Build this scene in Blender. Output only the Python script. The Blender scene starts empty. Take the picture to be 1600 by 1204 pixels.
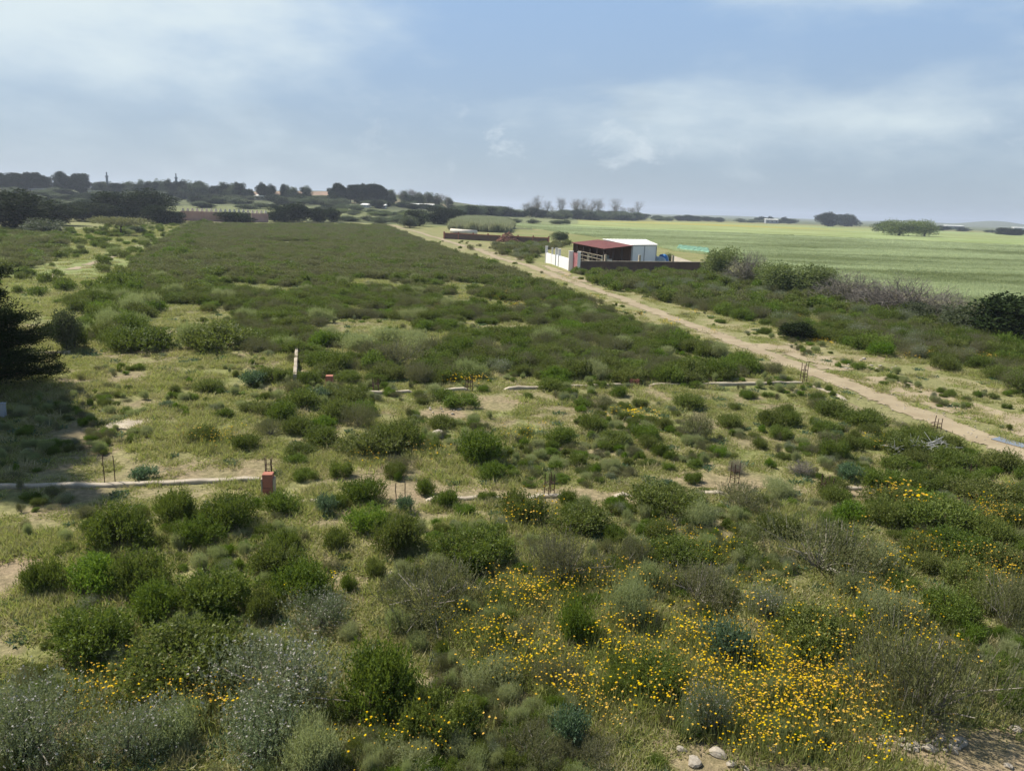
import bpy, math, random
import numpy as np
from mathutils import Matrix, Vector
R = math.radians
rng = np.random.default_rng(7); random.seed(7)
S = bpy.context.scene; C = S.collection

# ---------------------------------------------------------------- camera
CAMZ, F, PITCH, ROLL = 7.0, 1209.0, R(12.9), R(2.0)
cd = bpy.data.cameras.new("camera"); cam = bpy.data.objects.new("camera", cd); C.objects.link(cam)
cd.sensor_width = 36; cd.lens = 36 * F / 1600; cd.clip_end = 20000; cd.clip_start = .1
MR = (Matrix.Rotation(math.pi/2 - PITCH, 3, 'X') @ Matrix.Rotation(ROLL, 3, 'Z'))
cam.matrix_world = Matrix.Translation((0, 0, CAMZ)) @ MR.to_4x4()
S.camera = cam
# ---------------------------------------------------------------- light
SUN_AZ, SUN_EL = R(-60), R(51)        # azimuth from +Y towards +X
sd = bpy.data.lights.new("sun", 'SUN'); sun = bpy.data.objects.new("sun", sd); C.objects.link(sun)
sd.energy = 5.0; sd.angle = R(0.9); sd.color = (1, .95, .87)
to_sun = Vector((math.sin(SUN_AZ)*math.cos(SUN_EL), math.cos(SUN_AZ)*math.cos(SUN_EL), math.sin(SUN_EL)))
sun.rotation_euler = to_sun.to_track_quat('Z', 'Y').to_euler(); sun.location = (0, 0, 60)
W = bpy.data.worlds.new("World"); S.world = W; W.use_nodes = True
S.view_settings.view_transform = 'Standard'; S.view_settings.look = 'None'; S.view_settings.gamma = 1
S.view_settings.exposure = 0.52
S.cycles.max_bounces = 5; S.cycles.diffuse_bounces = 3; S.cycles.transmission_bounces = 3; S.cycles.glossy_bounces = 2; S.cycles.volume_bounces = 0

class NT:
    def __init__(s, nt): s.t = nt; nt.nodes.clear()
    def n(s, typ, ins=None, **kw):
        nd = s.t.nodes.new(typ)
        for k, v in kw.items(): setattr(nd, k, v)
        for k, v in (ins or {}).items():
            sk = nd.inputs[k]
            if isinstance(v, bpy.types.NodeSocket): s.t.links.new(v, sk)
            else: sk.default_value = v
        return nd
    def m(s, op, a, b=0.0, c=None, clamp=False):
        nd = s.n('ShaderNodeMath', {0: a, 1: b}, operation=op, use_clamp=clamp)
        if c is not None:
            if isinstance(c, bpy.types.NodeSocket): s.t.links.new(c, nd.inputs[2])
            else: nd.inputs[2].default_value = c
        return nd.outputs[0]
    def mix(s, f, a, b, mode='MIX'):
        nd = s.n('ShaderNodeMix', data_type='RGBA', blend_type=mode)
        for k, v in ((0, f), (6, a), (7, b)):
            if isinstance(v, bpy.types.NodeSocket): s.t.links.new(v, nd.inputs[k])
            else: nd.inputs[k].default_value = v if k == 0 else ((*v, 1) if len(v) == 3 else v)
        return nd.outputs[2]
    def ss(s, v, lo, hi, a=0.0, b=1.0):
        nd = s.n('ShaderNodeMapRange', {0: v, 1: lo, 2: hi, 3: a, 4: b}, interpolation_type='SMOOTHSTEP')
        return nd.outputs[0]
    def noise(s, vec, scale, detail=4, rough=.5, dist=0.0):
        return s.n('ShaderNodeTexNoise', {'Vector': vec, 'Scale': scale, 'Detail': detail, 'Roughness': rough, 'Distortion': dist}).outputs[0]

def sky():
    t = NT(W.node_tree)
    st = t.n('ShaderNodeTexSky', sky_type='NISHITA', sun_disc=False, sun_elevation=SUN_EL, sun_rotation=SUN_AZ,
             air_density=1.0, dust_density=0.6, ozone_density=3.0, altitude=50)
    tc = t.n('ShaderNodeTexCoord').outputs['Generated']
    sp = t.n('ShaderNodeSeparateXYZ', {0: tc}); x, y, z = sp.outputs
    az = t.m('ARCTAN2', x, y)
    el = t.m('ARCSINE', z)
    u = t.n('ShaderNodeCombineXYZ', {0: az, 1: t.m('MULTIPLY', el, 2.6), 2: 0.0}).outputs[0]
    n1 = t.noise(u, 2.6, 7, .55, .35)
    n2 = t.noise(t.n('ShaderNodeVectorMath', {0: u, 1: (3.1, 7.7, 2)}, operation='ADD').outputs[0], 9, 6, .55)
    def blob(a0, e0, ra, re):
        a = t.m('DIVIDE', t.m('SUBTRACT', az, R(a0)), R(ra)); e = t.m('DIVIDE', t.m('SUBTRACT', el, R(e0)), R(re))
        return t.m('POWER', 2.718, t.m('MULTIPLY', t.m('ADD', t.m('MULTIPLY', a, a), t.m('MULTIPLY', e, e)), -1.0))
    B = t.m('MULTIPLY', blob(-29, 12.5, 20, 4.8), .72)            # broad pale veil, upper left
    B = t.m('ADD', B, t.m('MULTIPLY', blob(22, 15.0, 11, 2.6), .62))
    B = t.m('ADD', B, t.m('MULTIPLY', blob(33, 8, 9, 3.2), .26))
    B = t.m('ADD', B, t.m('MULTIPLY', blob(12, 6.3, 16, 2.8), .36))
    B = t.m('SUBTRACT', B, t.m('MULTIPLY', blob(1, 12.5, 9, 6), .30))
    B = t.m('SUBTRACT', B, t.m('MULTIPLY', t.ss(el, R(18), R(40)), .25))
    d = t.m('ADD', B, t.m('MULTIPLY', t.m('SUBTRACT', n1, .5), 1.15))
    d = t.m('ADD', d, t.m('MULTIPLY', t.m('SUBTRACT', n2, .5), .50))
    cl = t.m('MULTIPLY', t.ss(d, -.04, .64), .92)
    # low cumulus scraps
    v = t.n('ShaderNodeCombineXYZ', {0: az, 1: t.m('MULTIPLY', el, 1.7), 2: 4.0}).outputs[0]
    n3 = t.noise(v, 12, 7, .66, .3)
    low = t.m('MULTIPLY', t.ss(n3, .52, .74), t.m('MULTIPLY', t.ss(el, R(1.0), R(3.0)), t.ss(el, R(9), R(5))))
    low = t.m('MULTIPLY', low, t.m('ADD', blob(1, 5, 12, 5), t.m('MULTIPLY', blob(25, 7, 14, 4), .8)))
    sat = t.n('ShaderNodeMapRange', {0: el, 1: R(0), 2: R(16), 3: 0.0, 4: 1.0}, interpolation_type='SMOOTHSTEP').outputs[0]
    base = t.mix(sat, (.360, .450, .540), (.335, .500, .745))      # hazy air near the horizon, clearer above
    nish = t.n('ShaderNodeVectorMath', {0: st.outputs[0], 3: SKY_K}, operation='SCALE').outputs[0]
    col = t.mix(t.ss(el, R(25), R(50), .84, .02), nish, base)
    col = t.mix(cl, col, (.715, .815, .845))
    dk = t.m('MULTIPLY', t.ss(t.noise(v, 5, 5, .6), .52, .72), t.m('MULTIPLY', t.ss(el, R(0), R(2.5)), t.ss(el, R(11), R(6))))
    col = t.mix(t.m('MULTIPLY', dk, .22), col, (.34, .41, .47))
    col = t.mix(t.m('MULTIPLY', low, .75), col, (.72, .80, .84))
    bg = t.n('ShaderNodeBackground', {0: col, 1: .74})
    t.n('ShaderNodeOutputWorld', {0: bg.outputs[0]})
SKY_K = 0.10
sky()

# ---------------------------------------------------------------- terrain
def sstep(x, a, b):
    t = np.clip((x - a) / (b - a), 0, 1); return t*t*(3-2*t)
_w = [(rng.uniform(0, 2*np.pi), L, rng.uniform(0, 6.28)) for L in (5.5, 7.7, 11, 17, 29, 43)]
def wav(x, y):
    r = 0*x
    for a, L, p in _w: r = r + np.sin((x*np.cos(a) + y*np.sin(a))*2*np.pi/L + p)*L**.6
    return r/20
def vnoise(x, y, L, seed=0):
    g = np.random.default_rng(seed).random((257, 257)); g[256] = g[0]; g[:, 256] = g[:, 0]
    u = np.asarray(x)/L; v = np.asarray(y)/L; i = np.floor(u).astype(int); j = np.floor(v).astype(int)
    fu = u-i; fv = v-j; fu = fu*fu*(3-2*fu); fv = fv*fv*(3-2*fv); i %= 256; j %= 256
    return g[i, j]*(1-fu)*(1-fv)+g[i+1, j]*fu*(1-fv)+g[i, j+1]*(1-fu)*fv+g[i+1, j+1]*fu*fv
def hgt(x, y):
    x = np.asarray(x, float); y = np.asarray(y, float); d = np.hypot(x, y)
    az = x/np.maximum(y, 1)
    h = wav(x, y)*.11*(1-sstep(d, 110, 190))
    amp = 11.5 + 5*np.exp(-((az+.22)/.14)**2)
    hill = sstep(d, 190, 780)*amp*(1-sstep(az, -.16, .12))*(y > 0)
    hill = hill*(1-sstep(d, 900, 1600)*.9)
    far = 22*sstep(d, 2600, 3600)*np.exp(-((az-.62)/.17)**2)*(.7+.3*np.sin(az*55))*(y > 0)
    far2 = 6*sstep(d, 2600, 3600)*np.exp(-((az-.28)/.06)**2)*(y > 0)
    return h+hill+far+far2
def ray(px, py):
    v = MR @ Vector(((px-800)/F, -(py-602)/F, -1)); return v.normalized()
def G(px, py):
    """photo pixel -> point on the terrain"""
    v = ray(px, py)
    if v.z > -.0008: v.z = -.0008
    t = np.exp(np.linspace(math.log(6), math.log(6000), 6000))
    z = CAMZ+v.z*t - hgt(v.x*t, v.y*t)
    k = np.argmax(z < 0) if (z < 0).any() else len(t)-1
    tt = t[k]
    return np.array([v.x*tt, v.y*tt])
def GP(pts): return np.array([G(*p) for p in pts])
def Z(x, y): return float(hgt(x, y))
def inpoly(x, y, P):
    x = np.asarray(x); r = np.zeros(x.shape, bool); n = len(P); j = n-1
    for i in range(n):
        xi, yi = P[i]; xj, yj = P[j]
        c = ((yi > y) != (yj > y)) & (x < (xj-xi)*(y-yi)/(yj-yi+1e-12)+xi)
        r ^= c; j = i
    return r
def at(px, py, d):
    """point at ground distance d in photo column px, height for photo row py"""
    v = ray(px, py); t = d/math.hypot(v.x, v.y); return np.array([v.x*t, v.y*t, CAMZ+v.z*t])
def mpp(p):                                   # metres per photo pixel at ground point
    return float(np.hypot(p[0], p[1]))/F*1.02

# ---------------------------------------------------------------- mesh helpers
def mesh_np(name, V, Q, mats, midx=None, rnd=None, smooth=False):
    me = bpy.data.meshes.new(name); V = np.asarray(V, np.float32); Q = np.asarray(Q, np.int32); k = Q.shape[1]
    me.vertices.add(len(V)); me.vertices.foreach_set('co', V.ravel())
    me.loops.add(Q.size); me.loops.foreach_set('vertex_index', Q.ravel())
    me.polygons.add(len(Q)); me.polygons.foreach_set('loop_start', np.arange(0, Q.size, k, dtype=np.int32))
    me.polygons.foreach_set('loop_total', np.full(len(Q), k, np.int32))
    for m in mats: me.materials.append(m)
    if midx is not None: me.polygons.foreach_set('material_index', np.asarray(midx, np.int32))
    me.polygons.foreach_set('use_smooth', np.full(len(Q), smooth))
    if rnd is not None:
        a = me.attributes.new('rnd', 'FLOAT', 'FACE'); a.data.foreach_set('value', np.asarray(rnd, np.float32))
    me.update(); me.validate(); return me
class MB:
    def __init__(s): s.v = []; s.f = []; s.mi = []
    def add(s, v, f, m=0):
        o = len(s.v); s.v += [tuple(map(float, p)) for p in v]; s.f += [tuple(i+o for i in q) for q in f]; s.mi += [m]*len(f)
    def prism(s, P, z0, z1, m=0):
        n = len(P); a = z0 if hasattr(z0, '__len__') else [z0]*n; b = z1 if hasattr(z1, '__len__') else [z1]*n
        v = [(p[0], p[1], a[i]) for i, p in enumerate(P)]+[(p[0], p[1], b[i]) for i, p in enumerate(P)]
        s.add(v, [tuple(range(n-1, -1, -1)), tuple(range(n, 2*n))]+[(i, (i+1) % n, (i+1) % n+n, i+n) for i in range(n)], m)
    def box(s, c, sz, rz=0, m=0):
        a, b = sz[0]/2, sz[1]/2; cs, sn = math.cos(rz), math.sin(rz)
        s.prism([(c[0]+x*cs-y*sn, c[1]+x*sn+y*cs) for x, y in ((-a, -b), (a, -b), (a, b), (-a, b))], c[2], c[2]+sz[2], m)
    def tube(s, p0, p1, r0, r1=None, n=6, m=0):
        r1 = r0 if r1 is None else r1; p0 = Vector(p0); p1 = Vector(p1); d = (p1-p0).normalized()
        u = d.orthogonal().normalized(); w = d.cross(u)
        v = [p+(u*math.cos(a)+w*math.sin(a))*r for p, r in ((p0, r0), (p1, r1)) for a in [i*2*math.pi/n for i in range(n)]]
        s.add(v, [(i, (i+1) % n, (i+1) % n+n, i+n) for i in range(n)]+[tuple(range(n-1, -1, -1)), tuple(range(n, 2*n))], m)
    def mesh(s, name, mats, smooth=False, bevel=0):
        me = bpy.data.meshes.new(name); me.from_pydata(s.v, [], s.f)
        for m in (mats if isinstance(mats, (list, tuple)) else [mats]): me.materials.append(m)
        me.polygons.foreach_set('material_index', s.mi)
        if smooth: me.polygons.foreach_set('use_smooth', [True]*len(s.f))
        me.update(); return me
def link(name, me, parent=None, loc=None, rz=0, sc=None):
    o = bpy.data.objects.new(name, me); C.objects.link(o)
    if loc is not None: o.location = [float(a) for a in loc]
    o.rotation_euler.z = float(rz)
    if sc is not None: o.scale = (float(sc[0]), float(sc[1]), float(sc[2])) if hasattr(sc, '__len__') else (float(sc),)*3
    if parent is not None: o.parent = parent
    return o
def tag(o, label=None, cat=None, group=None, kind=None):
    for k, v in (('label', label), ('category', cat), ('group', group), ('kind', kind)):
        if v: o[k] = v
    return o
def empty(name, loc, label, cat, rz=0, group=None):
    o = bpy.data.objects.new(name, None); C.objects.link(o); o.empty_display_size = .3
    o.location = [float(a) for a in loc]; o.rotation_euler.z = rz; return tag(o, label, cat, group)
def copy_tree(o, parent=None):
    c = o.copy(); C.objects.link(c); c.parent = parent
    for ch in list(o.children): copy_tree(ch, c)
    return c

# ---------------------------------------------------------------- materials
def mat(name):
    m = bpy.data.materials.new(name); m.use_nodes = True; return m, NT(m.node_tree)
def leafmat(name, c1, c2, trans=.25, rough=.55, spec=.35, hv=.03, vv=.25):
    m, t = mat(name)
    a = t.n('ShaderNodeAttribute', attribute_name='rnd').outputs['Fac']
    r = t.n('ShaderNodeObjectInfo').outputs['Random']
    col = t.mix(a, c1, c2)
    r2 = t.m('FRACT', t.m('MULTIPLY', r, 17.3))
    col = t.n('ShaderNodeHueSaturation', {'Hue': t.m('ADD', .5, t.m('MULTIPLY', t.m('SUBTRACT', r2, .5), hv)), 'Saturation': t.m('ADD', .9, t.m('MULTIPLY', r2, .2)),
                 'Value': t.m('ADD', 1-vv/2, t.m('MULTIPLY', r, vv)), 'Color': col}).outputs[0]
    p = t.n('ShaderNodeBsdfPrincipled', {'Base Color': col, 'Roughness': rough, 'Specular IOR Level': spec})
    tr = t.n('ShaderNodeBsdfTranslucent', {0: t.mix(.5, col, (c2[0]*1.1, c2[1]*1.2, c2[2]*.6))})
    mx = t.n('ShaderNodeMixShader', {0: trans, 1: p.outputs[0], 2: tr.outputs[0]})
    t.n('ShaderNodeOutputMaterial', {0: mx.outputs[0]}); return m
def solid(name, c1, c2=None, scale=3, rough=.85, metal=0, bump=.3, spec=.3, stretch=(1, 1, 1), lo=.35, hi=.65, coord='Object'):
    m, t = mat(name); c2 = c2 or tuple(a*.75 for a in c1)
    tc = t.n('ShaderNodeTexCoord').outputs[coord]
    v = t.n('ShaderNodeMapping', {0: tc, 3: stretch}).outputs[0]
    n = t.noise(v, scale, 6, .6)
    col = t.mix(t.ss(n, lo, hi), c1, c2)
    n2 = t.noise(v, scale*9, 4, .6)
    col = t.mix(.35, col, t.mix(n2, tuple(a*.7 for a in c1), tuple(min(1, a*1.25) for a in c1)))
    b = t.n('ShaderNodeBump', {'Height': n2, 'Strength': bump, 'Distance': .02})
    p = t.n('ShaderNodeBsdfPrincipled', {'Base Color': col, 'Roughness': rough, 'Metallic': metal, 'Normal': b.outputs[0], 'Specular IOR Level': spec})
    t.n('ShaderNodeOutputMaterial', {0: p.outputs[0]}); return m
M = {}
M['lentisk'] = leafmat('dark shrub leaves', (.045, .074, .013), (.195, .230, .044), .34, .5, .2, .05, .45)
M['bright'] = leafmat('bright shrub leaves', (.065, .115, .014), (.205, .275, .040), .38, .5, .2, .04, .3)
M['brown'] = leafmat('olive brown fine leaves', (.085, .090, .036), (.235, .230, .105), .32, .7, .2)
M['silver'] = leafmat('silver grey leaves', (.105, .130, .062), (.270, .295, .165), .28, .7, .2)
M['bluegreen'] = leafmat('bluish green leaves', (.060, .100, .048), (.140, .205, .110), .35, .6, .3)
M['petal_white'] = leafmat('pale flower heads', (.26, .24, .20), (.46, .43, .38), .2, .8, .1)
M['petal_yellow'] = leafmat('yellow petals', (.62, .36, .015), (.80, .56, .03), .25, .7, .1, .02, .1)
M['deadtwig'] = leafmat('grey bare twigs', (.150, .130, .100), (.280, .250, .205), .0, .9, .1)
M['bark'] = leafmat('bark', (.060, .045, .030), (.120, .095, .065), .0, .9, .1)
M['grass'] = leafmat('meadow grass blades', (.190, .205, .056), (.380, .385, .140), .45, .6, .2, .05, .35)
M['straw'] = leafmat('dry straw', (.310, .270, .130), (.500, .440, .250), .35, .7, .2)
M['palegrass'] = leafmat('pale feathery grass', (.215, .240, .105), (.390, .410, .205), .4, .7, .2)
M['reed'] = leafmat('pale reeds', (.22, .23, .14), (.42, .42, .29), .35, .8, .1)
M['tree'] = leafmat('dark tree leaves', (.012, .020, .007), (.042, .058, .018), .15, .8, .06)
M['treeolive'] = leafmat('olive tree leaves', (.045, .065, .028), (.115, .140, .062), .3, .6, .3)
M['treelight'] = leafmat('light tree leaves', (.085, .120, .032), (.200, .235, .075), .35, .6, .3)
def cropmat():
    m, t = mat('cereal blades')
    a = t.n('ShaderNodeAttribute', attribute_name='rnd').outputs['Fac']
    k = t.n('ShaderNodeAttribute', attribute_name='tint', attribute_type='INSTANCER').outputs['Fac']
    c = t.mix(k, (.240, .285, .100), (.560, .620, .330))
    c = t.mix(t.m('MULTIPLY', a, .5), c, t.mix(.5, c, (.30, .33, .17)))
    p = t.n('ShaderNodeBsdfPrincipled', {'Base Color': c, 'Roughness': .6, 'Specular IOR Level': .3})
    tr = t.n('ShaderNodeBsdfTranslucent', {0: c}); mx = t.n('ShaderNodeMixShader', {0: .45, 1: p.outputs[0], 2: tr.outputs[0]})
    t.n('ShaderNodeOutputMaterial', {0: mx.outputs[0]}); return m
M['crop'] = cropmat()
M['soil'] = solid('track soil', (.34, .275, .17), (.235, .18, .105), .9, .95, lo=.3, hi=.7)
M['rock'] = solid('limestone', (.44, .385, .30), (.28, .235, .17), 5, .9, bump=.6)
M['concrete'] = solid('old concrete', (.47, .40, .29), (.26, .21, .15), 2.6, .9, bump=.5)
M['darkblock'] = solid('unrendered block', (.16, .095, .075), (.10, .075, .06), 1.3, .95)
M['whitewash'] = solid('whitewash', (.78, .75, .71), (.60, .56, .50), 1.1, .85, lo=.5, hi=.8)
M['pinkgate'] = solid('pink painted metal', (.44, .19, .19), (.34, .13, .13), 2, .5)
M['redroof'] = solid('red roof sheet', (.23, .085, .075), (.155, .06, .052), .8, .75, stretch=(1, 1, 1))
M['whiteroof'] = solid('pale roof sheet', (.78, .76, .68), (.66, .63, .54), .8, .5)
M['shedwall'] = solid('pale sheet wall', (.84, .86, .86), (.74, .76, .76), .9, .7)
M['darkwood'] = solid('dark clutter', (.07, .05, .045), (.03, .025, .022), 2, .9)
M['steel'] = solid('rusty steel rod', (.10, .055, .035), (.05, .03, .02), 6, .8)
M['brick'] = solid('red hollow brick', (.42, .165, .105), (.28, .10, .065), 4, .9)
M['pinkwall'] = solid('pink rendered wall', (.50, .30, .255), (.42, .25, .21), .7, .9)
M['cream'] = solid('cream paint', (.75, .68, .54), (.62, .55, .42), 1, .9)
M['bluetarp'] = solid('blue plastic', (.03, .17, .42), (.02, .10, .26), 2, .4, lo=.3, hi=.7)
M['greytarp'] = solid('grey plastic sheet', (.30, .36, .38), (.18, .24, .26), 2, .45)
M['greennet'] = solid('green netting', (.17, .32, .20), (.12, .24, .14), 1.4, .7)
M['slate'] = solid('rubble earth', (.36, .19, .13), (.22, .12, .085), 1.2, .95)
M['whitefar'] = solid('far white wall', (.72, .72, .68), (.6, .6, .56), .1, .9)
M['greyfar'] = solid('far grey wall', (.34, .35, .36), (.26, .27, .28), .1, .9)
def watermat():
    m, t = mat('puddle water')
    p = t.n('ShaderNodeBsdfPrincipled', {'Base Color': (.16, .14, .11, 1), 'Roughness': .06, 'Specular IOR Level': 1.0, 'Coat Weight': 1.0, 'Coat Roughness': .02})
    t.n('ShaderNodeOutputMaterial', {0: p.outputs[0]}); return m
M['water'] = watermat()
def groundmat():
    m, t = mat('meadow ground')
    g = t.n('ShaderNodeNewGeometry').outputs['Position']
    base = t.n('ShaderNodeAttribute', attribute_name='base').outputs['Color']
    n1 = t.noise(g, .9, 6, .6); n2 = t.noise(g, 7, 6, .65); n3 = t.noise(g, 38, 3, .6)
    c = t.mix(t.ss(n1, .35, .7, 0, .45), base, (.215, .200, .085))
    c = t.mix(t.ss(n2, .35, .7), t.mix(1.0, c, (.70, .72, .66), 'MULTIPLY'), t.mix(1.0, c, (1.22, 1.22, 1.18), 'MULTIPLY'))
    c = t.mix(t.ss(n3, .4, .65, 0, .5), c, t.mix(1.0, c, (.55, .62, .5), 'MULTIPLY'))
    hh = t.m('ADD', t.m('MULTIPLY', n2, .12), t.m('MULTIPLY', n3, .03))
    b = t.n('ShaderNodeBump', {'Height': hh, 'Strength': .8, 'Distance': .6})
    p = t.n('ShaderNodeBsdfPrincipled', {'Base Color': c, 'Roughness': .95, 'Normal': b.outputs[0], 'Specular IOR Level': .15})
    t.n('ShaderNodeOutputMaterial', {0: p.outputs[0]}); return m
M['ground'] = groundmat()

# ---------------------------------------------------------------- ground
FIELD = GP([(790, 351), (900, 344), (1090, 347), (1300, 354), (1690, 370), (1760, 520), (1600, 482), (1480, 470), (1380, 455), (1300, 440), (1230, 425), (1160, 408), (1120, 400), (1060, 392), (1015, 381), (960, 374), (900, 366), (850, 359)])
SCRUB1 = GP([(290, 352), (600, 352), (700, 393), (800, 425), (900, 466), (1000, 508), (1100, 546), (1215, 588), (1080, 598), (900, 601), (700, 603), (530, 596), (440, 560), (340, 545), (180, 545), (110, 530), (150, 490), (185, 440), (240, 395)])
SCRUB2 = GP([(-60, 358), (90, 362), (105, 385), (60, 418), (-60, 445)])
SCRUB3 = GP([(905, 443), (1095, 429), (1190, 440), (1300, 462), (1450, 492), (1700, 560), (1700, 640), (1600, 612), (1500, 585), (1350, 550), (1250, 525), (1130, 493), (1000, 462)])
VERGE = GP([(600, 350), (640, 352), (760, 385), (900, 428), (1000, 455), (1130, 496), (1250, 527), (1350, 553), (1500, 590), (1600, 617), (1700, 640), (1700, 770), (1600, 725), (1480, 690), (1330, 630), (1215, 588), (1100, 546), (1000, 508), (900, 466), (800, 425), (700, 393)])
GREENL = GP([(285, 350), (330, 350), (250, 395), (190, 440), (150, 490), (60, 500), (-60, 500), (-60, 435), (60, 420), (110, 385), (95, 362), (200, 352)])
TRL = [(322, 347), (295, 358), (250, 374), (200, 392), (165, 405), (120, 418), (80, 432), (40, 440), (-40, 450)]
BANK = GP([(385, 303), (480, 307), (585, 313), (575, 304), (500, 297.5), (400, 296.5)])
HFIELD = GP([(255, 330), (255, 321), (420, 322), (560, 330), (690, 336), (690, 346), (540, 346), (420, 342)])
ROWF = GP([(700, 352), (720, 336), (900, 338), (905, 350), (820, 356)])
SOILB = [(0, 905, 70, 40, .9), (640, 770, 150, 16, .7), (1130, 752, 120, 16, .7), (1360, 768, 90, 18, .8), (870, 775, 160, 15, .7), (1330, 560, 60, 5, .5), (1570, 1190, 150, 60, 1), (1440, 1170, 150, 34, 1),
         (690, 645, 60, 12, .8), (760, 630, 90, 14, .6), (400, 735, 50, 20, .6), (540, 850, 90, 35, .35), (250, 770, 200, 12, .45), (200, 735, 160, 30, .3), (480, 880, 40, 30, .4), (620, 845, 60, 20, .45), (1150, 1190, 150, 22, .7), (150, 815, 200, 20, .3), (200, 880, 60, 30, .35), (160, 700, 60, 20, .2), (580, 740, 60, 15, .5), (820, 620, 60, 14, .5), (1000, 620, 90, 14, .4), (840, 810, 60, 30, .5)]
def basecol(x, y):
    d = np.hypot(x, y); n = vnoise(x, y, 2.3, 1)*.6+vnoise(x, y, .8, 2)*.4; nb = vnoise(x, y, 14, 3)
    def c3(c): return np.array(c)[None, :]
    def mixc(a, b, k): k = np.clip(k, 0, 1)[:, None]; return a*(1-k)+b*k
    col = mixc(np.repeat(c3((.235, .232, .085)), len(x), 0), c3((.32, .275, .140)), sstep(n, .35, .7)*.8)
    col = mixc(col, c3((.175, .205, .060)), sstep(nb, .4, .8)*.6)
    col = mixc(col, c3((.300, .222, .150)), sstep(vnoise(x, y, 1.5, 61)*.65+vnoise(x, y, .4, 62)*.35, .54, .70)*(d < 60)*.75)
    s1 = inpoly(x, y, SCRUB1) | inpoly(x, y, SCRUB2) | inpoly(x, y, SCRUB3)
    col = mixc(col, c3((.125, .135, .050)), s1*sstep(d, 35, 70)*.85)
    vg = inpoly(x, y, VERGE)
    col = mixc(col, mixc(np.repeat(c3((.255, .240, .105)), len(x), 0), c3((.40, .32, .20)), sstep(n, .5, .75)*.7), vg*.9)
    col = mixc(col, mixc(np.repeat(c3((.215, .260, .080)), len(x), 0), c3((.31, .32, .14)), sstep(n, .4, .8)), inpoly(x, y, GREENL)*.9)
    st = vnoise(x*.25+y*.08, y*1.1, 5, 5)
    fc = mixc(np.repeat(c3((.240, .305, .100)), len(x), 0), c3((.36, .42, .19)), sstep(st, .35, .6))
    fc = mixc(fc, c3((.25, .26, .08)), sstep(vnoise(x, y, 45, 8), .5, .8)*.5)
    fc = mixc(fc, c3((.42, .34, .06)), (sstep(d, 380, 520)*sstep(-x/np.maximum(y, 1), -.50, -.30))*sstep(vnoise(x*.3, y, 30, 9), .3, .6)*.8)
    col = mixc(col, fc, inpoly(x, y, FIELD)*1.0)
    az = x/np.maximum(y, 1)
    hill = (d > 260) & (az < .02) & (y > 0)
    hs = vnoise(x*.35, y*1.0, 34, 11)
    hc = mixc(np.repeat(c3((.060, .075, .034)), len(x), 0), c3((.110, .125, .055)), sstep(hs, .48, .72))
    hc = mixc(hc, c3((.17, .12, .075)), sstep(vnoise(x*.2, y, 60, 12), .62, .8)*.8)
    col = mixc(col, hc, hill*1.0)
    col = mixc(col, c3((.19, .205, .085)), inpoly(x, y, HFIELD)*.8)
    col = mixc(col, c3((.20, .22, .11)), inpoly(x, y, ROWF)*.8)
    col = mixc(col, c3((.42, .24, .15)), inpoly(x, y, BANK)*.9)
    farc = (d > 1000) & ~inpoly(x, y, FIELD)
    col = mixc(col, c3((.08, .10, .05)), farc*.8)
    for px, py, rx, ry, k in SOILW:
        r = np.hypot((x-px[0])/rx, (y-px[1])/ry)
        col = mixc(col, c3((.330, .245, .160)), (1-sstep(r+(n-.5)*1.3, .45, 1.15))*k)
    return col
SOILW = []
for px, py, rx, ry, k in SOILB:
    p = G(px, py); a = G(px, py-ry); b = G(px, py+ry)
    SOILW.append((p, 0, mpp(p)*rx, max(.55, abs(a[1]-b[1])/2*1.25), min(1, k*1.25)))
def build_ground():
    ang = np.concatenate([np.linspace(-180, -48, 60, endpoint=False), np.linspace(-48, 48, 560, endpoint=False), np.linspace(48, 180, 61)])
    r = np.concatenate([[0.01], np.exp(np.arange(math.log(1.5), math.log(9000), .0092))])
    A, RR = np.meshgrid(np.radians(ang), r); x = (np.sin(A)*RR).ravel(); y = (np.cos(A)*RR).ravel(); z = hgt(x, y)
    na = len(ang); nr = len(r); i, j = np.meshgrid(np.arange(nr-1), np.arange(na-1), indexing='ij'); k = (i*na+j).ravel()
    me = mesh_np('ground', np.stack([x, y, z], 1), np.stack([k, k+na, k+na+1, k+1], 1)[:, ::-1], [M['ground']], smooth=True)
    c = basecol(x, y); a = me.attributes.new('base', 'FLOAT_COLOR', 'POINT')
    a.data.foreach_set('color', np.concatenate([c, np.ones((len(c), 1))], 1).astype(np.float32).ravel())
    if me.polygons[len(me.polygons)//2].normal.z < 0: me.flip_normals()
    tag(link('ground', me), kind='structure')
build_ground()
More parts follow.
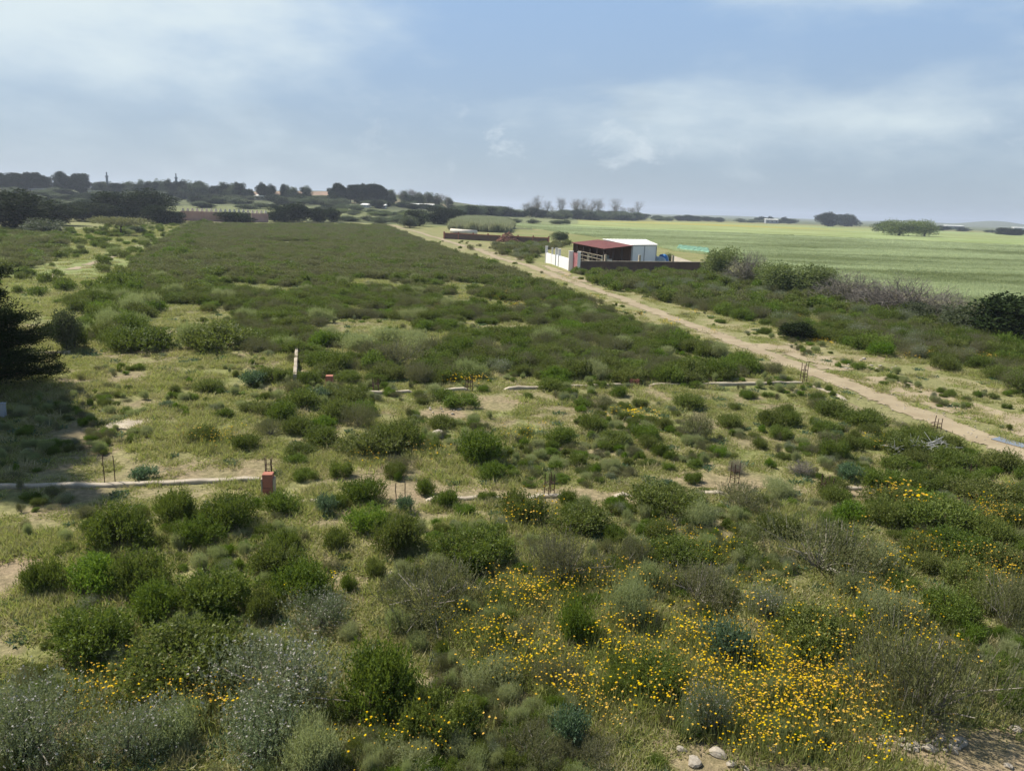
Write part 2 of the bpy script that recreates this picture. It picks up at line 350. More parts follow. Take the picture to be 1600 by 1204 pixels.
def strip(name, px, width, material, lift, seed, ragged=.9, keep=1.0, off=0.0):
    P = GP(px); d = np.concatenate([[0], np.cumsum(np.hypot(*np.diff(P, axis=0).T))]); L = d[-1]
    t = [0.0]
    while t[-1] < L:
        dd = np.hypot(np.interp(t[-1], d, P[:, 0]), np.interp(t[-1], d, P[:, 1])); t.append(t[-1]+max(.12, dd*.004))
    t = np.array(t); ker = np.hanning(9); ker /= ker.sum()
    def sm(a): return np.convolve(np.pad(a, 4, 'edge'), ker, 'valid')
    cx = np.interp(t, d, P[:, 0]); cy = np.interp(t, d, P[:, 1])
    for _ in range(6): cx = sm(cx); cy = sm(cy)
    tx = np.gradient(cx); ty = np.gradient(cy); n = np.hypot(tx, ty); nx, ny = -ty/n, tx/n
    wx = vnoise(t, 0*t, 7, seed)*.6-.3
    m = 17; s = np.linspace(-1, 1, m)
    X = cx[:, None]+nx[:, None]*(s[None]*width*.5*1.5+wx[:, None]+off); Y = cy[:, None]+ny[:, None]*(s[None]*width*.5*1.5+wx[:, None]+off)
    Zz = hgt(X, Y)+lift-.03*np.abs(s[None])**3
    V = np.stack([X, Y, Zz], 2).reshape(-1, 3)
    i, j = np.meshgrid(np.arange(len(t)-1), np.arange(m-1), indexing='ij')
    sc = (s[j]+s[j+1])/2*1.5; nn = vnoise(X[i, j], Y[i, j], .9, seed+1)*.5+vnoise(X[i, j], Y[i, j], .3, seed+2)*.5
    k2 = (np.abs(sc)+(nn-.5)*ragged < .95) & (vnoise(X[i, j], Y[i, j], 1.7, seed+3) < keep)
    k = (i*m+j)[k2]
    me = mesh_np(name, V, np.stack([k, k+1, k+m+1, k+m], 1), [material], smooth=True)
    if len(me.polygons) and me.polygons[0].normal.z < 0: me.flip_normals()
    o = link(name, me); return tag(o, kind='structure')
TRACK = [(1760, 775), (1680, 745), (1600, 712), (1500, 673), (1400, 633), (1300, 592), (1200, 552), (1100, 516), (1000, 479), (940, 456), (900, 442), (830, 416), (760, 395), (700, 377), (650, 362), (610, 351)]
strip('dirt_track', TRACK, 1.3, M['soil'], .03, 20, 1.0)
strip('dirt_track', [(1760, 715), (1600, 662), (1500, 632), (1400, 603), (1320, 578), (1200, 536)], 2.5, M['soil'], .03, 30, 1.5, .80)
strip('dirt_track', [(960, 458), (900, 436), (830, 410), (790, 400), (720, 382)], 1.1, M['soil'], .034, 40, 1.4, .62)
strip('farm_path', TRL, 1.1, M['soil'], .03, 50, 1.5, .50)
strip('farm_path', [(300, 350), (332, 348), (352, 347)], 1.6, M['soil'], .04, 60, .4)

# ---------------------------------------------------------------- foliage generators
def unit(v): return v/np.maximum(np.linalg.norm(v, axis=1, keepdims=True), 1e-9)
def leaves(P, D, L, Wd, rg, curl=.3):
    """rhombus leaves at P pointing along D"""
    n = len(P); D = unit(D); r = unit(np.cross(D, rg.normal(size=(n, 3)))); L = np.broadcast_to(L, (n,))[:, None]; Wd = np.broadcast_to(Wd, (n,))[:, None]
    up = np.cross(D, r)
    V = np.stack([P, P+D*L*.45+r*Wd*.5+up*L*curl*.2, P+D*L, P+D*L*.45-r*Wd*.5+up*L*curl*.2], 1).reshape(-1, 3)
    Q = np.arange(4*n).reshape(n, 4); return V, Q
def sticks(P0, P1, r0, r1, rg):
    n = len(P0); D = unit(P1-P0); u = unit(np.cross(D, rg.normal(size=(n, 3)))); w = np.cross(D, u)
    r0 = np.broadcast_to(r0, (n,))[:, None]; r1 = np.broadcast_to(r1, (n,))[:, None]; V = []
    for P, r in ((P0, r0), (P1, r1)):
        for a in (0, 2.094, 4.189): V.append(P+(u*math.cos(a)+w*math.sin(a))*r)
    V = np.stack(V, 1).reshape(-1, 3); b = np.arange(n)[:, None]*6
    Q = np.concatenate([b+np.array([[0, 1, 4, 3]]), b+np.array([[1, 2, 5, 4]]), b+np.array([[2, 0, 3, 5]])], 0); return V, Q
def join(parts):
    V = []; Q = []; MI = []; RN = []; o = 0
    for v, q, mi, rn in parts:
        V.append(v); Q.append(q+o); o += len(v); MI.append(np.full(len(q), mi)); RN.append(np.broadcast_to(rn, (len(q),)))
    return np.concatenate(V), np.concatenate(Q), np.concatenate(MI), np.concatenate(RN)
def shrub_data(seed, Rr=.75, H=.8, lobes=13, sprigs=1300, k=6, leaf=.045, lw=.45, spread=.5, upness=.7, fuzz=.20, flowers=0, flow=.03, stems=26, twigtop=0):
    rg = np.random.default_rng(seed)
    a = rg.uniform(0, 2*np.pi, lobes); rr = np.sqrt(rg.uniform(.02, 1, lobes))*Rr*(.74 if lobes > 10 else .62); an = rg.uniform(.62, 1.0) if lobes > 10 else 1.0
    lz = H*(.62-.36*(rr/Rr)**1.3)*(rg.uniform(.5, 1.25, lobes) if lobes > 10 else rg.uniform(.75, 1.12, lobes)); lr = (rg.uniform(.15, .36, lobes) if lobes > 10 else rg.uniform(.30, .5, lobes))*Rr
    cen = np.stack([np.cos(a)*rr, np.sin(a)*rr*an, lz*.75], 1); wt = lr**2; wt /= wt.sum()
    li = rg.choice(lobes, sprigs, p=wt)
    d = unit(rg.normal(size=(sprigs, 3))); d[:, 2] = np.abs(d[:, 2])*rg.choice([1, 1, 1, -.8], sprigs)
    u = rg.uniform(0, 1, sprigs)**.42
    P = cen[li]+d*(u*lr[li])[:, None]*np.array([1, 1, .85*H/Rr if H < Rr else .9]); P += rg.normal(size=P.shape)*fuzz*.35
    low = rg.random(sprigs) < .15
    P[low, 2] *= rg.uniform(.2, .6, low.sum()); P[:, 2] = np.abs(P[:, 2])+.015
    out = unit(P-np.array([0, 0, -.15*H])); dirn = unit(out*(1-upness*.5)+np.array([0, 0, upness])+rg.normal(size=P.shape)*spread*.6)
    sl = rg.uniform(.6, 1.3, sprigs)*leaf*k*.38
    t = np.linspace(.1, 1, k)
    PP = (P[:, None]+dirn[:, None]*(sl[:, None]*t[None])[:, :, None]).reshape(-1, 3)
    DD = (np.repeat(dirn, k, 0)*.7+rg.normal(size=(sprigs*k, 3))*spread)
    V, Q = leaves(PP, DD, leaf*rg.uniform(.6, 1.25, len(PP)), leaf*lw*rg.uniform(.8, 1.2, len(PP)), rg)
    rn = np.clip(np.repeat(rg.uniform(0, 1, sprigs), k)*.6+rg.uniform(0, .4, len(PP)), 0, 1)
    fol = [(V, Q, 0, rn)]
    if flowers:
        idx = rg.choice(sprigs, flowers); top = P[idx]+dirn[idx]*sl[idx][:, None]*1.3; top[:, 2] += .03
        for kk in range(2):
            v, q = leaves(top, rg.normal(size=top.shape)+np.array([0, 0, .3]), flow, flow, rg); fol.append((v, q, 2, rg.random(len(q))))
    b = rg.uniform(0, 2*np.pi, stems); s0 = np.stack([np.cos(b), np.sin(b), 0*b], 1)*rg.uniform(0, .004, stems)[:, None]*Rr
    tg = P[rg.choice(sprigs, stems)]; mid = (s0+tg)*.5+np.array([0, 0, .1*H])+rg.normal(size=tg.shape)*.03
    st = []
    for p0, p1, r0, r1 in ((s0, mid, .012, .008), (mid, tg, .008, .003)):
        v, q = sticks(p0, p1, r0*Rr/.75, r1*Rr/.75, rg); st.append((v, q, 1, rg.random(len(q))))
    if twigtop:
        i = rg.choice(sprigs, twigtop); p = P[i]; q1 = p+dirn[i]*rg.uniform(.1, .28, twigtop)[:, None]*Rr
        v, q = sticks(p, q1, .003, .0015, rg); fol.append((v, q, 1, rg.uniform(.5, 1, len(q))))
    return fol, st
def deadbush(seed, Rr, H, n=160):
    rg = np.random.default_rng(seed); P0 = rg.normal(size=(n, 3))*[.06*Rr, .06*Rr, 0]; P0[:, 2] = 0
    D = unit(rg.normal(size=(n, 3))*[1, 1, .3]+[0, 0, 1.0]); L = rg.uniform(.35, .7, n)*H; parts = []
    A, B = P0, P0+D*L[:, None]; parts.append((*sticks(A, B, .010*Rr, .007*Rr, rg), 1, rg.random(3*n)))
    for lv in range(3):
        k = 3; A = np.repeat(B, k, 0); D = unit(np.repeat(D, k, 0)+rg.normal(size=A.shape)*.55); L = np.repeat(L, k)*rg.uniform(.35, .6, len(A))
        B = A+D*L[:, None]; parts.append((*sticks(A, B, .006*Rr*.7**lv, .004*Rr*.7**lv, rg), 1, rg.random(3*len(A))))
        if lv == 1: sel = rg.random(len(B)) < .6; B = B[sel]; D = D[sel]; L = L[sel]
    return parts
PROTO = {}                  # kind -> list of (foliage mesh, stem mesh, whole mesh, R, H)
def add_proto(kind, fol, st, mats, Rr, H):
    n = len(PROTO.setdefault(kind, []))
    nm = kind+'_shrub'
    fm = None
    if fol: V, Q, mi, rn = join(fol); fm = mesh_np(nm+'_foliage', V, Q, mats, mi, rn)
    V, Q, mi, rn = join(st); sm = mesh_np(nm+'_stems', V, Q, mats, mi, rn)
    V, Q, mi, rn = join((fol or [])+st); wm = mesh_np(nm, V, Q, mats, mi, rn)
    PROTO[kind].append((fm, sm, wm, Rr, H))
ml = lambda a, s='bark', f='petal_white': [M[a], M[s], M[f]]
for i in range(6): add_proto('dark', *shrub_data(100+i, lobes=14+3*i, sprigs=1600, leaf=.05, lw=.5, fuzz=.20, upness=.55), ml('lentisk'), .75, .8)
for i in range(2): add_proto('bright', *shrub_data(120+i, lobes=13, sprigs=1100, leaf=.055, lw=.5), ml('bright'), .75, .8)
for i in range(3): add_proto('brown', *shrub_data(130+i, lobes=8, sprigs=1700, leaf=.036, lw=.3, upness=1.1, spread=.35, fuzz=.22, twigtop=260), ml('brown', 'deadtwig'), .75, .8)
for i in range(2): add_proto('silver', *shrub_data(140+i, lobes=9, sprigs=1700, leaf=.036, lw=.32, upness=1.1, spread=.35, fuzz=.2, flowers=420, flow=.022), ml('silver', 'deadtwig'), .75, .8)
for i in range(1): add_proto('bluegreen', *shrub_data(150+i, lobes=6, sprigs=420, leaf=.11, lw=.4, upness=.6), ml('bluegreen'), .75, .8)
for i in range(2): add_proto('palegrass', *shrub_data(155+i, lobes=8, sprigs=1500, leaf=.085, lw=.14, upness=1.5, spread=.3, fuzz=.25), ml('palegrass', 'straw'), .75, .8)
for i in range(2): add_proto('dead', None, deadbush(160+i, .75, .8), ml('brown', 'deadtwig'), .75, .8)

# ---------------------------------------------------------------- individual shrubs
SH = []      # (x, y, w, h, kind)
def put(px, by, w, h, kind):
    p = G(px, by); s = mpp(p)*math.hypot(1, 7/np.hypot(*p)); wm = w*s; a = math.atan2(7, np.hypot(*p))
    hm = (h*s-.45*wm*math.sin(a))/math.cos(a); hm = min(max(hm, (.22 if kind == 'palegrass' and w > 55 else .38)*wm), 1.0*wm)
    f = p/np.hypot(*p); q = p+f*wm*.36; SH.append([q[0], q[1], wm, hm, kind, px, by])
D_, B_, N_, S_, U_, P_, X_ = 'dark', 'bright', 'brown', 'silver', 'bluegreen', 'palegrass', 'dead'
for r in [(190,870,95,76,D_),(278,826,58,62,D_),(311,860,65,52,D_),(362,835,85,66,D_),(72,933,58,52,D_),(150,934,96,66,B_),(223,938,84,72,D_),(252,978,72,64,D_),(342,977,124,88,D_),(148,1040,122,82,D_),
  (284,1100,184,112,D_),(55,1204,160,112,S_),(205,1215,150,95,S_),(60,1090,44,36,N_),(440,808,60,42,D_),(528,798,38,30,D_),(513,806,32,30,U_),(571,835,72,50,B_),(570,792,66,50,D_),(635,802,30,26,U_),(622,874,86,76,D_),
  (735,902,124,82,D_),(435,905,80,60,D_),(470,958,92,76,D_),(408,978,50,58,D_),(448,867,46,42,D_),(525,862,40,38,D_),(546,925,28,36,D_),(585,905,38,36,D_),(672,1000,194,100,N_),(590,1136,122,118,D_),(678,1180,112,98,D_),
  (440,1160,220,135,S_),(400,1235,180,110,S_),(500,1225,120,80,P_),(640,1215,90,50,P_),(812,820,82,60,D_),(887,793,34,32,D_),(904,842,108,42,D_),(1036,817,124,46,D_),(888,926,136,92,N_),(990,896,62,56,N_),(1065,892,96,56,D_),
  (1085,960,124,74,N_),(905,1010,66,74,D_),(1023,1100,102,72,D_),(962,1104,50,46,D_),(1162,885,66,42,D_),(1155,802,96,44,N_),(1110,1168,88,84,S_),(880,1172,60,50,U_),(935,1210,80,44,N_),(828,1215,110,70,N_),(1274,918,180,94,N_),
  (1322,822,72,34,B_),(1305,790,46,32,D_),(1458,836,104,56,D_),(1430,868,50,32,D_),(1498,882,96,46,D_),(1442,897,48,32,D_),(1438,1158,198,160,N_),(1570,998,90,94,N_),(1478,984,80,56,D_),(1592,1122,50,46,D_),(1260,1045,130,86,D_),
  (1200,985,80,60,S_),(764,752,50,34,D_),(753,730,84,64,D_),(622,706,72,54,D_),(578,718,96,40,D_),(470,717,50,24,D_),(530,749,38,32,D_),(617,749,36,30,D_),(665,777,34,32,D_),(696,796,50,36,D_),(761,785,30,22,D_),(874,698,50,34,D_),
  (922,676,38,32,D_),(975,658,22,18,D_),(1000,638,24,18,D_),(960,701,52,30,D_),(1005,690,44,30,D_),(1036,673,28,24,D_),(1086,690,50,48,N_),(1075,640,56,28,D_),(1140,671,42,26,D_),(1204,669,42,30,D_),(1232,668,36,28,D_),(1187,703,26,20,D_),
  (1298,720,42,38,D_),(1328,705,34,26,D_),(902,731,34,26,D_),(1030,715,28,26,D_),(1083,757,30,24,D_),(1040,767,30,16,U_),(1300,777,52,34,D_),(318,695,44,30,D_),(384,706,42,30,D_),(326,614,46,24,D_),(350,655,30,18,D_),(405,650,50,26,D_),
  (440,660,54,36,D_),(470,640,60,36,D_),(430,600,50,30,D_),(225,552,92,38,D_),(190,550,50,30,D_),(350,552,110,46,D_),(300,548,50,36,P_),(118,548,40,48,D_),(222,752,38,20,U_),(560,550,76,26,P_),(612,541,86,26,P_),(648,552,60,22,P_),(640,545,60,26,P_),(620,575,100,30,N_),
  (780,585,50,26,S_),(665,582,50,26,D_),(520,660,60,40,D_),(560,672,60,44,N_),(500,700,60,36,D_),(725,640,60,20,D_),(860,612,44,24,D_),(940,640,40,24,N_),(910,640,34,20,D_),(1130,1050,70,60,U_),(1210,1110,50,40,P_),(980,990,90,70,P_),
  (1000,930,60,46,P_),(1370,900,60,40,P_),(760,1090,90,56,P_),(870,1085,80,56,N_),(1390,1000,90,60,P_),(620,1000,50,40,P_),(500,1000,120,50,S_),(290,1180,90,60,P_),(1220,780,60,30,P_),(1090,830,60,40,P_),(1540,850,60,40,D_),(1560,900,70,44,D_),(1510,930,80,50,D_),
  (1250,744,34,22,X_),(1150,742,26,22,X_),(1330,755,40,26,U_),(1560,740,60,36,D_),(1480,740,70,36,D_),(1400,715,70,40,D_),(1450,770,70,36,D_),(1530,790,80,40,D_),(1580,830,60,40,D_),(1390,800,80,36,D_),(1350,670,60,30,D_),(1300,655,60,30,D_)]:
    put(*r)
NLIST = len(SH)
def fill(poly, dens, near, far, wlo, whi, kinds, seed, minsep=.55, hr=(.42, .62), cut=None, soft=None):
    rg = np.random.default_rng(seed); P = GP(poly) if not isinstance(poly, np.ndarray) else poly
    x0, y0 = P.min(0); x1, y1 = P.max(0); n = int((x1-x0)*(y1-y0)*dens)
    X = rg.uniform(x0, x1, n); Y = rg.uniform(y0, y1, n); k = inpoly(X, Y, P); d = np.hypot(X, Y); k &= (d > near) & (d < far)
    if cut: k &= vnoise(X, Y, cut[0], seed+5) > cut[1]
    X, Y = X[k], Y[k]; w = rg.uniform(wlo, whi, len(X)); names, pr = zip(*kinds); kk = rg.choice(len(names), len(X), p=np.array(pr)/sum(pr))
    out = []
    for i in range(len(X)): out.append([X[i], Y[i], w[i], w[i]*rg.uniform(*hr), names[kk[i]], 0, 0])
    return out
MIX = [(D_, .62), (N_, .2), (B_, .1), (P_, .05), (U_, .03)]
cand = []
cand += fill([(560,612),(1240,606),(1440,690),(1480,745),(1300,755),(1000,745),(760,700),(600,650)], .22, 5, 60, .35, .9, MIX, 1)
cand += fill([(380,560),(520,600),(700,620),(720,690),(640,740),(480,750),(400,700),(380,640)], .55, 5, 60, .5, 1.2, MIX, 2)
cand += fill([(1250,612),(1330,640),(1480,695),(1700,770),(1700,1080),(1520,1000),(1380,900),(1250,790),(1330,720),(1250,660)], .75, 5, 60, .6, 1.3, MIX, 3)
cand += fill([(100,790),(1600,790),(1700,1200),(60,1200),(0,1000)], .85, 5, 60, .22, .6, [(D_, .4), (N_, .2), (B_, .12), (P_, .2), (S_, .08)], 4)
cand += fill([(900,800),(1600,800),(1700,1100),(1350,1050),(1000,1000)], .45, 5, 60, .5, 1.0, [(D_, .5), (N_, .25), (B_, .15), (P_, .1)], 5)
cand += fill([(60,560),(440,560),(400,740),(60,740)], .07, 5, 60, .3, .6, MIX, 6)
SC1 = fill(SCRUB1, 2.0, 20, 75, .55, 1.6, [(D_, .60), (N_, .30), (B_, .07), (P_, .03)], 7, hr=(.36, .6), cut=(4.5, .29))
SC1 += fill(SCRUB1, 1.5, 75, 260, .8, 2.4, [(D_, .30), (N_, .70)], 8, hr=(.24, .42), cut=(9, .17))
SC1 += fill(SCRUB2, .6, 50, 260, 1.2, 2.4, [(D_, .5), (N_, .48), (P_, .02)], 9, hr=(.30, .46), cut=(6, .25))
SC1 += fill(SCRUB3, .95, 20, 140, .9, 1.9, [(D_, .55), (N_, .27), (S_, .10), (B_, .08)], 10, cut=(4, .22))
SC1 += fill(GREENL, .10, 30, 220, .7, 1.8, [(D_, .7), (B_, .15), (P_, .15)], 11, hr=(.4, .6))
SC1 += fill(VERGE, .05, 20, 160, .4, .9, [(D_, .5), (B_, .25), (N_, .25)], 12)
SC1 += fill([(720,388),(900,380),(905,380),(850,392),(832,412)], .35, 60, 160, 1.2, 2.2, [(N_, .5), (D_, .25), (S_, .25)], 13)
SC1 += fill([(900,426),(1090,427),(1090,440),(920,443)], .5, 60, 130, .9, 1.7, [(N_, .3), (D_, .4), (B_, .3)], 14)
SC1 += fill([(185,440),(300,400),(300,350),(330,350),(200,440),(150,490)], .35, 60, 230, 1.0, 2.2, [(D_, .8), (B_, .2)], 15, hr=(.4, .7))
SC1 += fill([(100,480),(190,440),(260,470),(180,545),(110,530)], .5, 40, 120, 1.0, 2.0, [(D_, .6), (B_, .3), (P_, .1)], 16)
trk = GP(TRACK)
def clear(L):
    """drop shrubs standing on the track or inside listed ones"""
    out = []; A = np.array([[s[0], s[1], s[2]] for s in SH])
    P = trk
    for s in L:
        p = np.array(s[:2]); ok = True
        a = P[:-1]; b = P[1:]; t = np.clip(((p-a)*(b-a)).sum(1)/((b-a)**2).sum(1), 0, 1); dd = np.hypot(*(p-(a+(b-a)*t[:, None])).T).min()
        if dd < .7+s[2]*.4: ok = False
        if ok and len(A):
            dm = np.hypot(A[:, 0]-p[0], A[:, 1]-p[1])-(A[:, 2]*.36+s[2]*.28)
            if (dm < 0).any(): ok = False
        if ok: out.append(s)
    return out
FULL = [((p[0][0], p[0][1]), None) for p in SOILW]
cand = clear(cand); SC1 = clear(SC1)
bare = [(G(1470, 1165), 1.1), (G(1560, 1190), 1.3), (G(1110, 1190), .5), (G(1380, 1170), .6)]
cand = [c for c in cand if all(math.hypot(c[0]-q[0], c[1]-q[1]) > rr+c[2]*.4 for q, rr in bare)]
def visible_key(s): return -s[2]/np.hypot(s[0], s[1])
inview = lambda s: abs(s[0]/s[1]) < .68 and np.hypot(s[0], s[1]) > 8
pool = [s for s in cand+SC1 if inview(s)]; rest_out = [s for s in cand+SC1 if not inview(s)]
pool.sort(key=visible_key)
NIND = 300-NLIST
IND = SH+pool[:NIND]; REST = pool[NIND:]+rest_out

# ---------------------------------------------------------------- landmarks for labels
LM = {}
def lm(name, px, py): LM[name] = G(px, py)
for nme, px, py in [('the red brick pier', 420, 768), ('the pair of rods left of the brick pier', 172, 756), ('the pale concrete slab', 205, 665), ('the white boulder', 688, 680), ('the white dead branches', 1440, 712),
    ('the small orange brick stub', 515, 604), ('the right end of the far footing', 1245, 603), ('the puddle on the track', 1580, 692), ('the stone rubble at bottom right', 1450, 1165), ('the narrow white wall', 462, 598),
    ('the big silvery flowering shrub', 440, 1120), ('the bottom left corner', 30, 1190), ('the thickest yellow daisies', 1230, 1090), ('the loose white stones near the bottom', 1110, 1185),
    ('the biggest shrub at bottom right', 1438, 1140), ('the left edge of the photo', 10, 900), ('the right edge of the photo', 1590, 900), ('the middle of the near footing', 860, 775), ('the middle of the photo', 800, 602),
    ('the right end of the near footing', 1340, 770), ('the pink gate', 888, 440), ('the pale feathery grass mound', 585, 550), ('the bottom centre of the photo', 750, 1180), ('the bare soil at left', 10, 930), ('the paired brick stub', 992, 605),
    ('the wide olive brown shrub', 1274, 900), ('the wide brownish shrub left of centre', 672, 980), ('the shaded ground at left', 80, 640), ('the two rods right of the brick pier', 625, 775)]: lm(nme, px, py)
LMN = list(LM); LMP = np.array([LM[k] for k in LMN])
ORD = ['nearest', 'second', 'third', 'fourth', 'fifth', 'sixth', 'seventh', 'eighth', 'ninth', 'tenth', 'eleventh', 'twelfth', 'thirteenth', 'fourteenth', 'fifteenth', 'sixteenth', 'seventeenth', 'eighteenth', 'nineteenth', 'twentieth', 'twenty-first', 'twenty-second', 'twenty-third', 'twenty-fourth', 'twenty-fifth']
LOOK = {'dark': 'dark green', 'bright': 'bright green', 'brown': 'olive brown', 'silver': 'silvery grey flowering', 'bluegreen': 'bluish green', 'palegrass': 'pale feathery', 'dead': 'leafless grey'}
def labels(L):
    b = {}
    for i, s in enumerate(L):
        p = np.array(s[:2]); sc = max(1, np.hypot(*p)/20)
        dd = np.hypot(LMP[:, 0]-p[0], LMP[:, 1]-p[1])/np.hypot(LMP[:, 0], LMP[:, 1]); k = int(dd.argmin()); q = LMP[k]
        ax = (p[0]/np.hypot(*p)-q[0]/np.hypot(*q)); ay = math.log(np.hypot(*p)/np.hypot(*q))*.45
        rel = ('right of' if ax > 0 else 'left of') if abs(ax) > abs(ay) else ('behind' if ay > 0 else 'in front of')
        b.setdefault((LOOK[s[4]], rel, LMN[k]), []).append((math.hypot(ax, ay), i))
    out = [None]*len(L)
    for (look, rel, nm), v in b.items():
        v.sort()
        for r, (_, i) in enumerate(v):
            w = L[i][2]; sz = 'large' if w > 1.35 else ('small' if w < .6 else 'rounded')
            if len(v) == 1: out[i] = f"lone {look} {sz} shrub {rel} {nm}"
            else:
                to = ''
                out[i] = f"{ORD[min(r, len(ORD)-1)]} {look} {sz} shrub {to}{rel} {nm}"
    return out
LAB = labels(IND)
NAME = {'dark': 'dark_shrub', 'bright': 'leafy_shrub', 'brown': 'brown_shrub', 'silver': 'silver_shrub', 'bluegreen': 'bluish_shrub', 'palegrass': 'feathery_shrub', 'dead': 'bare_shrub'}
rg = np.random.default_rng(55)
for i, (s, lab) in enumerate(zip(IND, LAB)):
    x, y, w, h, kind = s[:5]; fm, sm, wm, pr, ph = PROTO[kind][rg.integers(len(PROTO[kind]))]
    rz = rg.uniform(0, 6.28); sx = w/(2*pr*.92); sc = (sx, sx*rg.uniform(.9, 1.1), h/(ph*.92)); loc = (x, y, Z(x, y)-.02)
    big = (w/np.hypot(x, y) > .035) and fm is not None
    if big:
        o = empty(NAME[kind], loc, lab, 'shrub', rz, 'shrubs scattered over the overgrown plot'); o.scale = sc
        link('foliage', fm, o); link('stems', sm, o)
    else:
        o = link(NAME[kind], wm, None, loc, rz, sc); tag(o, lab, 'shrub', 'shrubs scattered over the overgrown plot')

# ---------------------------------------------------------------- scatter of uncountable cover (stuff)
def scatter(name, meshes, X, Y, sc, kind_idx, seed, zoff=0.0, tint=None, tilt=.12, zs=None):
    rg = np.random.default_rng(seed); n = len(X); col = bpy.data.collections.new(name+'_kinds')
    for i, m in enumerate(meshes): col.objects.link(bpy.data.objects.new('%s_%02d' % (name, i), m))
    me = bpy.data.meshes.new(name); me.vertices.add(n)
    me.vertices.foreach_set('co', np.stack([X, Y, hgt(X, Y)+zoff], 1).astype(np.float32).ravel())
    a = me.attributes.new('rot', 'FLOAT_VECTOR', 'POINT'); a.data.foreach_set('vector', np.stack([rg.normal(size=n)*tilt*.5, rg.normal(size=n)*tilt*.5, rg.uniform(0, 6.28, n)], 1).astype(np.float32).ravel())
    sc = np.asarray(sc, float); zs = sc if zs is None else np.asarray(zs, float)
    a = me.attributes.new('scl', 'FLOAT_VECTOR', 'POINT'); a.data.foreach_set('vector', np.stack([sc, sc, zs], 1).astype(np.float32).ravel())
    a = me.attributes.new('idx', 'INT', 'POINT'); a.data.foreach_set('value', np.asarray(kind_idx, np.int32))
    a = me.attributes.new('tint', 'FLOAT', 'POINT'); a.data.foreach_set('value', np.asarray(tint if tint is not None else rg.random(n), np.float32))
    o = link(name, me); g = bpy.data.node_groups.new(name, 'GeometryNodeTree')
    g.interface.new_socket('Geometry', in_out='INPUT', socket_type='NodeSocketGeometry'); g.interface.new_socket('Geometry', in_out='OUTPUT', socket_type='NodeSocketGeometry')
    N = g.nodes.new; gi = N('NodeGroupInput'); go = N('NodeGroupOutput'); ip = N('GeometryNodeInstanceOnPoints'); ci = N('GeometryNodeCollectionInfo')
    ci.inputs['Collection'].default_value = col; ci.inputs['Separate Children'].default_value = True; ci.inputs['Reset Children'].default_value = True
    def na(nm, t):
        k = N('GeometryNodeInputNamedAttribute'); k.data_type = t; k.inputs['Name'].default_value = nm; return k.outputs[0]
    L = g.links.new; L(gi.outputs[0], ip.inputs['Points']); L(ci.outputs[0], ip.inputs['Instance']); ip.inputs['Pick Instance'].default_value = True
    L(na('idx', 'INT'), ip.inputs['Instance Index']); L(na('rot', 'FLOAT_VECTOR'), ip.inputs['Rotation']); L(na('scl', 'FLOAT_VECTOR'), ip.inputs['Scale'])
    L(ip.outputs[0], go.inputs[0]); md = o.modifiers.new('scatter', 'NODES'); md.node_group = g
    return tag(o, kind='stuff')
# low-detail shrubs for the far scrub
FARP = []; 
for i in range(4): V, Q, mi, rn = join(sum(shrub_data(200+i, lobes=7, sprigs=420, k=4, leaf=.10, lw=.5, stems=6), [])); FARP.append(('dark', mesh_np('far_dark', V, Q, ml('lentisk'), mi, rn)))
for i in range(3): V, Q, mi, rn = join(sum(shrub_data(210+i, lobes=8, sprigs=420, k=4, leaf=.10, lw=.35, upness=1.1, stems=6, twigtop=60), [])); FARP.append(('brown', mesh_np('far_brown', V, Q, ml('brown', 'deadtwig'), mi, rn)))
nearm = [p[2] for k in (D_, B_, N_, S_, U_, P_) for p in PROTO[k]]; nearix = {}
for j, (k, p) in enumerate([(k, p) for k in (D_, B_, N_, S_, U_, P_) for p in PROTO[k]]): nearix.setdefault(k, []).append(j)
allm = nearm+[m for _, m in FARP]; farix = {'dark': [len(nearm)+i for i in range(4)], 'brown': [len(nearm)+4+i for i in range(3)]}
rg = np.random.default_rng(77); X = []; Y = []; sc = []; zs = []; ix = []
for x, y, w, h, k, *_ in REST:
    d = math.hypot(x, y); tb = farix if (d > 62 and k in farix) else nearix
    X.append(x); Y.append(y); sc.append(w/1.38); zs.append(h/.74); ix.append(rg.choice(tb[k]))
o = scatter('scrub', allm, np.array(X), np.array(Y), sc, ix, 78, -.03, zs=zs)
tag(o, 'dense low green and brown scrub covering the plot up to the far hedges', 'scrub')
print('shrubs individual', len(IND), 'listed', NLIST, 'scrub', len(X))

def tuft(seed, n, rad, hlo, hhi, wd, mats, lean=.5, mi=0):
    rg = np.random.default_rng(seed); a = rg.uniform(0, 6.28, n); r = np.sqrt(rg.random(n))*rad
    P = np.stack([np.cos(a)*r, np.sin(a)*r, 0*a-.01], 1); D = unit(rg.normal(size=(n, 3))*lean*[1, 1, .2]+[0, 0, 1]); L = rg.uniform(hlo, hhi, n)
    V, Q = leaves(P, D, L, wd*rg.uniform(.7, 1.3, n), rg, .5); return (V, Q, mi, rg.random(n))
GT = []
def addtuft(*parts, mats): V, Q, mi, rn = join(parts); m = mesh_np('tuft', V, Q, mats, mi, rn); GT.append(m); return len(GT)-1
gm = [M['grass'], M['straw'], M['petal_yellow'], M['bluegreen']]
for i in range(4): addtuft(tuft(300+i, 130, .22, .03, .085, .015, None, 1.1), tuft(320+i, 30, .22, .04, .12, .009, None, .9, 1), mats=gm)      # 0-3 short meadow
for i in range(2): addtuft(tuft(330+i, 110, .18, .06, .20, .012, None, .7), tuft(340+i, 45, .18, .08, .22, .008, None, .7, 1), mats=gm)   # 4-5 taller
addtuft(tuft(350, 80, .16, .08, .24, .009, None, .7, 1), mats=gm)                                                                          # 6 straw
